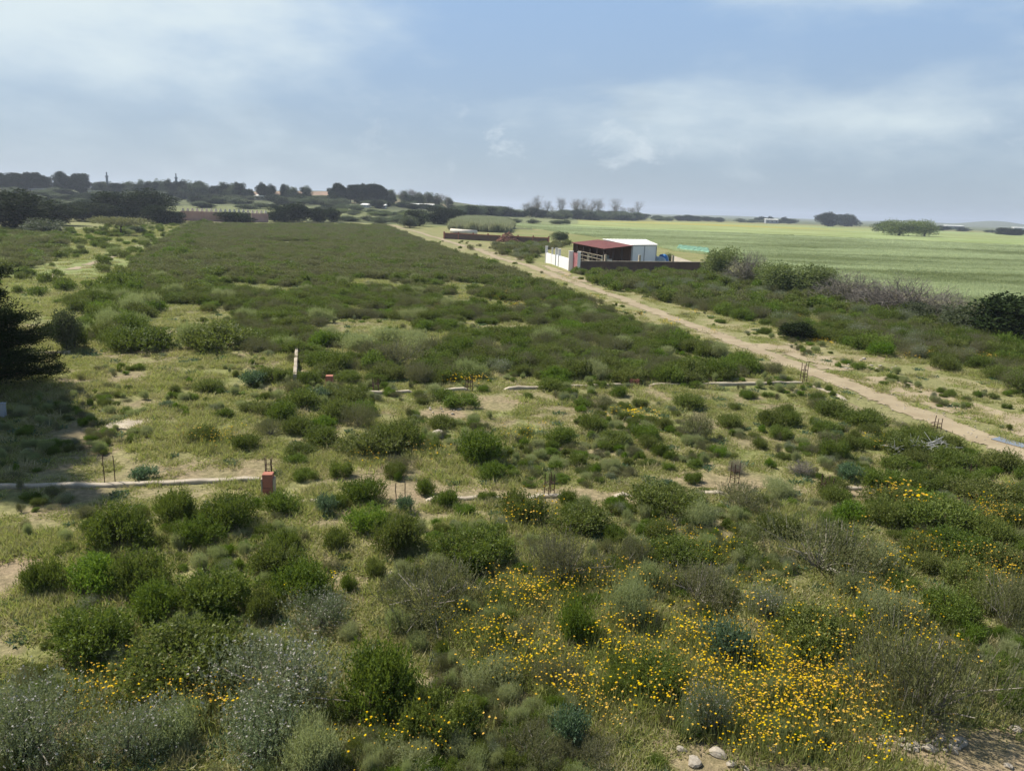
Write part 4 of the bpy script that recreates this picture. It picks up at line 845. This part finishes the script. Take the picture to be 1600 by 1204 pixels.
for a in [(172,756,711,2,.24,'pair of thin rusty rods on the left footing',1),(420,742,712,4,.14,'bundle of short rods behind the brick pier',2),(626,783,752,2,.22,'two rusty rods on the near footing right of the brick pier',3),(858,775,738,4,.18,'four rusty rods in the middle of the near footing',4),
          (1147,755,722,4,.16,'faint rods in front of the dead twigs, near footing',5),(587,612,590,4,.2,'rods on the far footing right of the orange brick stub',6),(733,610,588,4,.2,'rods on the far footing left of its middle',7),(1255,598,566,4,.2,'tall rods at the right end of the far footing',8),
          (1461,673,650,3,.25,'three rods leaning at the near edge of the track',9),(1512,742,722,3,.25,'short rods among the shrubs below the track',10),(1290,775,742,4,.2,'rods near the right end of the near footing',11)]: rods(*a)
def pier(px, by, ty, wpx, label, jacket=True):
    p = G(px, by); d = float(np.hypot(*p)); z = Z(*p); H = at(px, ty, d)[2]-z; w = wpx*d/F*1.02
    o = empty('brick_pier', (p[0], p[1], z), label, 'brick pier', .12); b = MB(); n = max(int(H/.17), 2)
    for i in range(n): b.box((0, (.01 if i % 2 else -.01), H*i/n), (w*(.96 if i % 2 else 1), w, H/n-.012), 0)
    link('brick_core', b.mesh('brick_core', M['brick']), o)
    if jacket:
        b = MB()
        for s in (-1, 1): b.box((s*(w/2+.022), .0, -.03), (.035, w*.92, H*.82), 0)
        link('mortar_face', b.mesh('mortar_face', M['concrete']), o)
pier(420, 771, 738, 15, 'red brick pier with mortar sides at the end of the near footing')
pier(515, 606, 586, 11, 'small orange brick stub at the left end of the far footing', False)
pier(987, 602, 592, 7, 'small red brick stub on the far footing, left one of two', False)
pier(995, 602, 592, 6, 'small red brick stub on the far footing, right one of two', False)
# slabs, stones
def rockmesh(seed, sq=.65):
    import bmesh
    bm = bmesh.new(); bmesh.ops.create_icosphere(bm, subdivisions=2, radius=.5); rg = np.random.default_rng(seed); pl = unit(rg.normal(size=(9, 3))); dd = rg.uniform(.26, .42, 9)
    for v in bm.verts:
        c = np.array(v.co)
        for n_, q in zip(pl, dd):
            e = c@n_-q
            if e > 0: c = c-n_*e
        v.co = c*[1, 1, sq]+rg.normal(size=3)*.008
    me = bpy.data.meshes.new('stone'); bm.to_mesh(me); bm.free(); me.materials.append(M['rock']); return me
RK = [rockmesh(i) for i in range(6)]
def rock(px, py, w, label, group=None, k=None, zs=1, name='stone', up=0.0):
    p = G(px, py); s = .85*w*mpp(p)*math.hypot(1, 7/np.hypot(*p)); o = link(name, RK[rgt.integers(6) if k is None else k], None, (p[0], p[1], Z(*p)+s*.12+up), rgt.uniform(0, 6), (s*1.15, s*rgt.uniform(.8, 1.2), s*zs))
    return tag(o, label, 'stone', group)
rock(687, 682, 32, 'white boulder lying among the green shrubs mid plot', zs=.8, k=1, name='boulder'); rock(668, 662, 14, 'smaller pale stone behind the white boulder', k=2)
for px, py, w, lab in [(1122,1180,26,'big whitish stone at the bottom, right of the two lowest'),(1084,1192,24,'pale flat stone left of the big whitish one'),(1142,1196,18,'brownish stone at the bottom edge right of the big whitish one'),(1065,1172,16,'dull stone behind the pale flat one'),
     (1212,1174,26,'grey lump of stone below the yellow daisies'),(1278,1166,14,'small flat white stone below the daisies'),(1452,1172,20,'pale stone in front of the rubble heap'),(1586,1140,16,'pale stone on the bare soil at the right edge'),(1500,1160,18,'white stone at the right end of the rubble heap'),
     (610,896,9,'tiny white stone on bare soil mid left'),(122,972,14,'pinkish stone behind the left foreground shrub'),(1575,1198,12,'brown stone at the bottom right corner'),(1165,1203,14,'stone at the bottom edge below the daisies'),(160,956,10,'small pale stone left of the dark shrub row'),(900,1200,16,'pale stone at the bottom edge left of centre right')]: rock(px, py, w, lab)
for i in range(46):
    px, py = rgt.uniform(1375, 1500), rgt.uniform(1148, 1170); rock(px, py+ (px-1375)*.05, rgt.uniform(6, 15), 'broken pale stone in the rubble heap at bottom right', 'broken stones of the rubble heap')
for i in range(14): rock(rgt.uniform(1320, 1400), rgt.uniform(560, 580), rgt.uniform(4, 8), 'white stone on the verge beyond the track', 'white stones on the verge beyond the track')
for i in range(12): rock(rgt.uniform(665, 720), rgt.uniform(636, 648), rgt.uniform(4, 8), 'gravelly stone on the pale patch behind the white boulder', 'gravel stones behind the boulder')
def patch(name, px, py, rx, ry, material, label, cat, th=.05, seed=0, kind=None):
    p = G(px, py); a, b_ = G(px, py-ry), G(px, py+ry); sy = abs(a[1]-b_[1])/2; sx = rx*mpp(p); rg = np.random.default_rng(seed); n = 40; ph = rg.uniform(0, 6, 4)
    r = [1+.10*math.sin(3*t+ph[0])+.07*math.sin(5*t+ph[1])+.04*math.sin(9*t+ph[2]) for t in [i*2*math.pi/n for i in range(n)]]
    P = [(p[0]+sx*r[i]*math.cos(i*2*math.pi/n), p[1]+sy*r[i]*math.sin(i*2*math.pi/n)) for i in range(n)]; b = MB(); z = max(Z(*q) for q in P+[tuple(p)]); b.prism(P, z-.15, z+th)
    return tag(link(name, b.mesh(name, material)), label, cat, kind=kind)
patch('concrete_slab', 205, 663, 30, 10, M['concrete'], 'pale oval concrete slab in the grass left of the shrubs', 'slab', .03, 1)
patch('concrete_slab', 535, 716, 28, 4, M['concrete'], 'pale thin slab in the grass right above the brick pier', 'slab', .02, 2)
# puddle: long thin pool in the track
PP = GP([(1548, 688), (1562, 684), (1590, 692), (1640, 706), (1690, 722), (1640, 714), (1600, 702), (1570, 694)]); b = MB(); zz = max(Z(*q) for q in PP); b.prism(PP[::-1], zz-.2, zz+.035); 
tag(link('puddle', b.mesh('puddle', M['water'])), kind='structure')
# white dead branches
p = G(1440, 714); o = empty('dead_branches', (p[0], p[1], Z(*p)), 'heap of bleached white dead branches near the track', 'branches'); b = MB(); rr = np.random.default_rng(4)
for i in range(34):
    a = rr.uniform(-.5, .5); L = rr.uniform(.4, 1.0); q = Vector((rr.normal()*.3, rr.normal()*.15, rr.uniform(.1, .45))); e = q+Vector((math.cos(a)*L*rr.choice([-1, 1]), math.sin(a)*L, rr.uniform(-.15, .2))); b.tube(q, e, .018, .007, 5)
    for k in range(3): f = q.lerp(e, rr.uniform(.3, .9)); b.tube(f, f+Vector(rr.normal(size=3)*.16), .008, .004, 4)
link('branch', b.mesh('branch', solid('bleached wood', (.52, .50, .46), (.38, .36, .33), 5)), o)
# white post at left edge
p = G(6, 652); b = MB(); b.box((0, 0, -.1), (.13, .13, .55)); b.box((0, 0, .451), (.16, .16, .03)); tag(link('marker_post', b.mesh('marker_post', M['greyfar']), None, (*p, Z(*p))), 'small grey post in the shade at the left edge', 'post')

# ---------------------------------------------------------------- farm compound
def seg(b, p, q, th, z0, z1, m=0):
    p = np.array(p[:2]); q = np.array(q[:2]); d = (q-p)/np.hypot(*(q-p)); n = np.array([-d[1], d[0]])*th/2; b.prism([p-n, q-n, q+n, p+n], z0, z1, m)
def wallrun(root, part, p, q, th, h, m, base=-.3):
    b = MB(); z = (Z(*p[:2])+Z(*q[:2]))/2; seg(b, p, q, th, z+base, z+h); return link(part, b.mesh(part, m), root)
g0 = np.array([4.0, 105.0]); g1 = np.array([6.35, 91.4]); gm0 = np.array([7.2, 90.1])
root = empty('white_wall', (0, 0, 0), 'whitewashed yard wall with tall columns beside the pink gate', 'wall')
L = lambda t: g0+(g1-g0)*t
wallrun(root, 'panel', L(0), L(.44), .18, 1.3, M['whitewash']); wallrun(root, 'panel', L(.56), L(.98), .18, 1.35, M['whitewash'])
for t, h, w in [(0, 2.15, .32), (.44, 2.1, .32), (.56, 2.1, .32), (.26, 2.0, .2)]:
    b = MB(); q = L(t); b.box((q[0], q[1], Z(*q)-.3), (w, w, h+.3)); b.box((q[0], q[1], Z(*q)+h), (w+.06, w+.06, .07)); link('column', b.mesh('column', M['whitewash']), root)
b = MB(); seg(b, L(.45), L(.55), .12, Z(*L(.5))-.2, Z(*L(.5))+1.35); link('infill', b.mesh('infill', M['shedwall']), root)
for q, w in ((g1, .5), (gm0, .34)):
    b = MB(); b.box((q[0], q[1], Z(*q)-.3), (w, .4, 2.55)); b.box((q[0], q[1], Z(*q)+2.25), (w+.06, .46, .06)); link('gatepost', b.mesh('gatepost', M['whitewash']), root)
gt = empty('metal_gate', (0, 0, 0), 'pink painted metal gate between two white gateposts', 'gate'); 
ga, gb = g1+(gm0-g1)*.2, g1+(gm0-g1)*.86; ga = g1+np.array([.26, -.22]); gb = gm0+np.array([-.18, -.05])
b = MB(); zg = Z(*ga); seg(b, ga, gb, .05, zg+.05, zg+2.15); link('leaf', b.mesh('gate_leaf', M['pinkgate']), gt)
b = MB(); 
for t in (0, .33, .66, 1): q = ga+(gb-ga)*t; b.box((q[0], q[1]-.03, zg+.05), (.05, .06, 2.12))
for zz in (.05, 1.1, 2.1): seg(b, ga+[0, -.035], gb+[0, -.035], .05, zg+zz, zg+zz+.05)
link('frame', b.mesh('gate_frame', M['pinkgate']), gt)
f0 = gm0+np.array([.2, .05]); f1 = np.array([23.7, 96.6])
root = empty('yard_wall', (0, 0, 0), 'long dark block wall with small posts in front of the shed', 'wall')
wallrun(root, 'panel', f0, f1, .2, 1.22, M['darkblock'])
b = MB(); z = (Z(*f0)+Z(*f1))/2; seg(b, f0, f1, .24, z+1.225, z+1.29); link('coping', b.mesh('coping', M['concrete']), root)
for pxx in (946, 999, 1051):
    v = ray(pxx, 410); t = (f0[0]*(f1[1]-f0[1])-f0[1]*(f1[0]-f0[0]))/(v.x*(f1[1]-f0[1])-v.y*(f1[0]-f0[0])); q = np.array([v.x*t, v.y*t])
    b = MB(); b.box((q[0], q[1]+.12, z+.4), (.24, .24, 1.62), .35); link('post', b.mesh('post', M['concrete']), root)
u = np.array([-.2, .98]); v2 = np.array([.93, .37])
Nn = np.array([10.8, 97.0]); Rr_ = Nn+v2*3.8; Ll = Nn+u*14.0; Bb = Rr_+u*14
zb = Z(*Nn)
root = empty('farm_shed', (0, 0, 0), 'white roofed shed with an open lean-to under a red corrugated roof', 'shed')
def corr(A, Bq, Cq, Dq, za, zb_, zc, zd, n, m, name, amp=.035, th=.03):
    """corrugated sheet: A-B one eave, D-C the other, ridges run A->D"""
    V = []; f = []
    for lay in (0, 1):
        for i in range(n+1):
            t = i/n; p = A+(Bq-A)*t; q = Dq+(Cq-Dq)*t; h = amp*(1 if i % 2 else -1)-lay*th
            V += [(p[0], p[1], za+(zb_-za)*t+h), (q[0], q[1], zd+(zc-zd)*t+h)]
    k = 2*(n+1)
    for i in range(n): f += [(2*i, 2*i+2, 2*i+3, 2*i+1), (k+2*i, k+2*i+1, k+2*i+3, k+2*i+2), (2*i, k+2*i, k+2*i+2, 2*i+2), (2*i+1, 2*i+3, k+2*i+3, k+2*i+1)]
    f += [(0, 1, k+1, k), (2*n, k+2*n, k+2*n+1, 2*n+1)]; b = MB(); b.add(V, f); return b.mesh(name, m)
ov = u*.4
link('lean_to_roof', corr(Nn-ov-v2*.25, Ll+ov-v2*.25, Bb+ov+v2*.1, Rr_-ov+v2*.1, zb+2.48, zb+2.48, zb+2.95, zb+2.95, 90, M['redroof'], 'lean_to_roof'), root)
for t in (0, .2, .42, .64, .86, 1.0):
    q = Nn+u*14*t; b = MB(); b.box((q[0], q[1], zb-.2), (.12, .12, 2.62), .2); link('post', b.mesh('post', M['darkwood']), root)
for t in (.33, .66): q = Nn+v2*3.8*t; b = MB(); b.box((q[0], q[1], zb-.2), (.12, .12, 2.8), .2); link('post', b.mesh('post', M['darkwood']), root)
b = MB(); seg(b, Ll, Bb, .12, zb-.2, zb+2.4); link('back_wall', b.mesh('back_wall', M['darkblock']), root)
b = MB(); seg(b, Rr_+u*.1, Bb, .12, zb-.2, zb+2.85); link('side_wall', b.mesh('side_wall', M['darkblock']), root)
W0 = Rr_+v2*.1; W1 = W0+v2*3.6; W2 = W1+np.array([.5, 12.5]); W3 = W0+np.array([-2.2, 12.8])
b = MB(); b.prism([W0, W1, W2, W3], zb-.2, [zb+2.85, zb+2.95, zb+3.1, zb+3.0]); link('wall', b.mesh('shed_wall', M['shedwall']), root)
e = .18; link('roof', corr(W0+[-e, -e], W1+[e, -e], W2+[e, e], W3+[-e, e], zb+2.97, zb+3.07, zb+3.24, zb+3.14, 26, M['whiteroof'], 'shed_roof', .02), root)
b = MB(); s = (W1-W0)/np.hypot(*(W1-W0)); nrm = np.array([s[1], -s[0]])
for t in (0.02, .5, .98): q = W0+(W1-W0)*t+nrm*.03; b.box((q[0], q[1], zb), (.09, .05, 2.82), math.atan2(s[1], s[0]))
link('corner_trim', b.mesh('corner_trim', M['greyfar']), root)
# clutter standing under the lean-to
for i, (a, c, w, h, m, lab) in enumerate([(.15, .35, 1.1, 1.0, 'whitewash', 'pale crate stack in the dark under the red roof, front one'), (.35, .5, .9, 1.3, 'greytarp', 'grey covered bin in the dark under the red roof'), (.55, .3, 1.2, .8, 'darkwood', 'dark wooden feed box under the red roof'), (.75, .45, .9, 1.1, 'cream', 'cream cupboard at the back under the red roof')]):
    q = Nn+u*14*a+v2*3.8*c; b = MB(); 
    for k in range(3): b.box((q[0], q[1], zb+h*k/3), (w*(1-.03*k), .8, h/3-.03), .2)
    b.box((q[0], q[1], zb+h), (w*1.04, .86, .05), .2); tag(link('storage_box', b.mesh('storage_box', M[m])), lab, 'box')
for t in (.12, .3, .5): 
    q0 = Nn+u*14*t; q1 = Nn+u*14*(t+.14); 
root2 = empty('rail_fence', (0, 0, 0), 'thin white rails closing the open side of the lean-to', 'fence'); 
for k, zz in enumerate((.55, 1.05, 1.5)): b = MB(); seg(b, Nn-v2*.12, Nn+u*11-v2*.12, .05, zb+zz, zb+zz+.05); link('rail', b.mesh('rail', M['concrete']), root2)
for k in range(6): q = Nn+u*2.2*k-v2*.16; b = MB(); b.box((q[0], q[1], zb-.1), (.07, .07, 1.7)); link('post', b.mesh('rail_post', M['concrete']), root2)
def drape(name, c, rx, ry, h, material, label, cat, seed=0, rz=0):
    rg = np.random.default_rng(seed); n, m = 30, 12; V = []; ph = rg.uniform(0, 6, 6)
    for j in range(m+1):
        s = j/m
        for i in range(n):
            a = i*2*math.pi/n; k = math.sin(s*math.pi/2)**.6*(1+.06*math.sin(7*a+ph[0])*s+.05*math.sin(4*a+ph[1])); z = h*math.cos(s*math.pi/2)**.55*(1+.1*math.sin(3*a+ph[2])*s)
            V.append((rx*k*math.cos(a), ry*k*math.sin(a), z-.02))
    f = [(j*n+i, (j+1)*n+i, (j+1)*n+(i+1) % n, j*n+(i+1) % n) for j in range(m) for i in range(n)]; b = MB(); b.add(V, f)
    return tag(link(name, b.mesh(name, material, True), None, (*c, Z(*c)), rz), label, cat)
def near_dist(px, d): v = ray(px, 400); t = d/math.hypot(v.x, v.y); return np.array([v.x*t, v.y*t])
drape('tarpaulin', near_dist(1020, 103), .6, .8, 1.9, M['bluetarp'], 'bright blue tarpaulin over a stack beside the white shed', 'tarpaulin', 1)
drape('tarpaulin', near_dist(1030, 102), .95, 1.1, 1.55, M['greytarp'], 'greyish plastic sheet over a heap right of the blue one', 'tarpaulin', 2)
drape('tarpaulin', near_dist(1037, 104), .7, .9, 1.7, M['bluetarp'], 'dark blue cover at the right behind the grey sheet', 'tarpaulin', 3)
q = [near_dist(1052, 103), near_dist(1096, 99), near_dist(1092, 106), near_dist(1052, 118)]; b = MB(); b.prism(q, [Z(*k)-.1 for k in q], [Z(*q[0])+.75, Z(*q[1])+.45, Z(*q[2])+.6, Z(*q[3])+1.0]); tag(link('slab_platform', b.mesh('slab_platform', M['concrete'])), 'pale grey sloping slab behind the right part of the dark wall', 'slab')
q = GP([(1055, 391), (1110, 398), (1108, 390), (1060, 385)]); b = MB(); nn = 24
for i in range(nn):
    pass
A, B2, C2, D2 = q; V = []; f = []; 
for i in range(nn+1):
    for j in range(9):
        t, s = i/nn, j/8; p = (A*(1-t)+B2*t)*(1-s)+(D2*(1-t)+C2*t)*s; V.append((p[0], p[1], Z(*p)+.5+.12*math.sin(i*1.7+j)*math.sin(j*2.3)-(.45 if j in (0, 8) or i in (0, nn) else 0)))
for i in range(nn):
    for j in range(8): f.append((i*9+j, (i+1)*9+j, (i+1)*9+j+1, i*9+j+1))
b.add(V, f); tag(link('shade_net', b.mesh('shade_net', M['greennet'])), 'green netting spread on the crop behind the yard', 'netting')
# long brick wall further up the track
w0, w1, w2 = G(694, 373), G(782, 377.5), G(857, 381)
root = empty('brick_wall', (0, 0, 0), 'low dark red brick wall beside the upper track', 'wall')
wallrun(root, 'panel', w0, w1, .2, 1.15, M['darkblock']); wallrun(root, 'panel', w1+[.2, 0], w2, .2, 1.1, M['darkblock'])
b = MB(); seg(b, w0, w1, .24, 1.16, 1.30); seg(b, w1+[.2, 0], w2, .24, 1.11, 1.28); link('coping', b.mesh('coping', M['brick']), root)
for t in np.linspace(0, 1, 8): q = w0+(w2-w0)*t; b = MB(); b.box((q[0], q[1]-.1, -.2), (.3, .3, 1.75)); link('pillar', b.mesh('pillar', M['brick']), root)
d = float(np.hypot(*w0)); q0 = at(704, 362, d+3)[:2]; q1 = at(745, 365, d+1)[:2]; b = MB(); b.tube((*q0, 1.65), (*q1, 1.5), .48, .5, 14); tag(link('sheet_roll', b.mesh('sheet_roll', M['cream'], True)), 'long cream coloured sheet roll on top behind the brick wall', 'roll')
b = MB(); b.box((*((q0+q1)/2), -.1), (abs(q1[0]-q0[0])*.8, .6, 1.3), 0); tag(link('timber_stack', b.mesh('timber_stack', M['darkwood'])), 'dark stack carrying the cream roll behind the brick wall', 'stack')
hq = at(795, 370, d-6)[:2]; b = MB(); rr = np.random.default_rng(8)
for i in range(520):
    a_, k_ = rr.uniform(0, 6.28), rr.random()**.6; hx, hy = 2.6*k_*math.cos(a_), 2.0*k_*math.sin(a_); hz_ = 2.2*(1-k_)**.8*rr.uniform(.0, 1)+.02; b.box((hx, hy, hz_), (rr.uniform(.2, .45), rr.uniform(.15, .3), rr.uniform(.1, .2)), rr.uniform(0, 3))
tag(link('brick_heap', b.mesh('brick_heap', M['slate']), None, (*hq, Z(*hq))), 'reddish heap of broken bricks behind the brick wall', 'heap', kind='stuff')
# crenellated pink wall
pa, pb, pc, pd = G(283, 344.5), G(350, 346.5), G(392, 347), G(419, 347)
root = empty('crenellated_wall', (0, 0, 0), 'pink garden wall with a row of cream merlons beyond the plot', 'wall')
wallrun(root, 'panel', pa, pb, .4, 2.7, M['pinkwall']); wallrun(root, 'panel', pb+[.3, 0], pc, .4, 2.6, M['darkblock']); wallrun(root, 'panel', pc+[.3, 0], pd, .4, 2.5, M['pinkwall'])
mm = MB(); mm.prism([(-.36, -.2), (.36, -.2), (.36, .2), (-.36, .2)], 0, .45); mm.prism([(-.24, -.18), (.24, -.18), (.24, .18), (-.24, .18)], .452, .85); mme = mm.mesh('merlon', M['cream'])
L1 = np.hypot(*(pd-pa)); nme = int(L1/1.25)
for i in range(nme):
    t = (i+.5)/nme; q = pa+(pd-pa)*t; z = Z(*q)+(2.7 if t < .49 else 2.62 if t < .8 else 2.52); link('merlon', mme, root, (q[0], q[1], z), math.atan2(pd[1]-pa[1], pd[0]-pa[0]))
for q in (pa, (pa+pb)/2, pb): b = MB(); b.box((q[0], q[1]-.25, -.3), (.5, .3, 2.95)); link('pilaster', b.mesh('pilaster', M['pinkwall']), root)
# ---------------------------------------------------------------- far buildings and masts
def house(px, by, w, h, m, label, roofm=None, dep=6, win=3, group=None, rz=0):
    p = G(px, by); d = float(np.hypot(*p)); s = d/F*1.02; W_ = w*s; H = h*s; z = Z(*p)
    o = empty('farm_building', (*p, z), label, 'building', rz, group); b = MB(); b.box((0, 0, -1), (W_, dep, H+1)); link('wall', b.mesh('far_wall', M[m]), o)
    b = MB(); b.prism([(-W_/2-.3, -dep/2-.3), (W_/2+.3, -dep/2-.3), (W_/2+.3, dep/2+.3), (-W_/2-.3, dep/2+.3)], H+.01, [H+.2, H+.2, H+.9, H+.9]); link('roof', b.mesh('far_roof', M[roofm or 'whiteroof']), o)
    for i in range(win): b = MB(); b.box(((i+.5)/win*W_-W_/2, -dep/2-.02, H*.35), (W_/win*.35, .08, H*.35)); link('window', b.mesh('far_window', M['darkwood']), o)
for a in [(655,325,42,4,'whitefar','long white farm building left of the tree belt'),(572,324,12,3,'whitefar','small white building on the slope, left one of two'),(596,325,12,3,'whitefar','small white building on the slope, right one of two'),
          (255,286,26,5,'greyfar','grey blocky building on the left ridge'),(60,289,20,4,'greyfar','pale building above the dark block of trees'),(412,300,22,5,'cream','low cream building at the left of the earth bank'),
          (480,303,20,4,'slate','low reddish building by the earth bank'),(1205,349,18,5,'greyfar','small grey building on the field horizon left of the tree pair'),(150,292,14,4,'whitefar','little white building behind the ridge trees'),
          (1592,361,16,4,'whitefar','pale building at the right end of the horizon'),(1490,358,24,4,'greyfar','grey building below the blue far hills')]: house(*a)
def mast(px, by, ty, w, label):
    p = G(px, by); d = float(np.hypot(*p)); z = Z(*p); H = at(px, ty, d)[2]-z; r = w*d/F/2; o = empty('tower', (*p, z), label, 'tower')
    b = MB(); b.prism([(-r, -r), (r, -r), (r, r), (-r, r)], -1, H*.78); link('shaft', b.mesh('shaft', M['greyfar']), o)
    b = MB(); b.prism([(-r*1.4, -r*1.4), (r*1.4, -r*1.4), (r*1.4, r*1.4), (-r*1.4, r*1.4)], H*.781, H*.84); b.prism([(-r*.55, -r*.55), (r*.55, -r*.55), (r*.55, r*.55), (-r*.55, r*.55)], H*.841, H); link('cap', b.mesh('cap', M['greyfar']), o)
mast(168, 291, 269, 2.2, 'grey tower on the left skyline nearer the dark tree block'); mast(276, 293, 271, 2.2, 'grey tower on the left skyline nearer the earth bank')

# ---------------------------------------------------------------- haze
b = MB(); b.prism([(-7000, -300), (7000, -300), (7000, 8200), (-7000, 8200)], -4, 60)
m, t = mat('air'); t.n('ShaderNodeOutputMaterial', {'Volume': t.n('ShaderNodeVolumePrincipled', {'Color': (.80, .88, 1, 1), 'Density': .00024, 'Anisotropy': .2}).outputs[0]})
tag(link('haze', b.mesh('haze', m)), 'thin pale haze in the distance', 'haze', kind='stuff')

# pebbles along the dirt track
rgp = np.random.default_rng(41); tp = GP([(1600, 712), (1500, 673), (1400, 633), (1300, 592), (1200, 552), (1100, 516)]); n = 320; t_ = rgp.random(n)*(len(tp)-1); i_ = t_.astype(int); f_ = (t_-i_)[:, None]; pp = tp[i_]*(1-f_)+tp[i_+1]*f_+rgp.normal(size=(n, 2))*[1.3, .9]
tag(scatter('pebbles', RK, pp[:, 0], pp[:, 1], rgp.uniform(.03, .09, n), rgp.integers(0, 6, n), 42, zoff=.03), 'small pale stones strewn along the dirt track', 'pebbles')
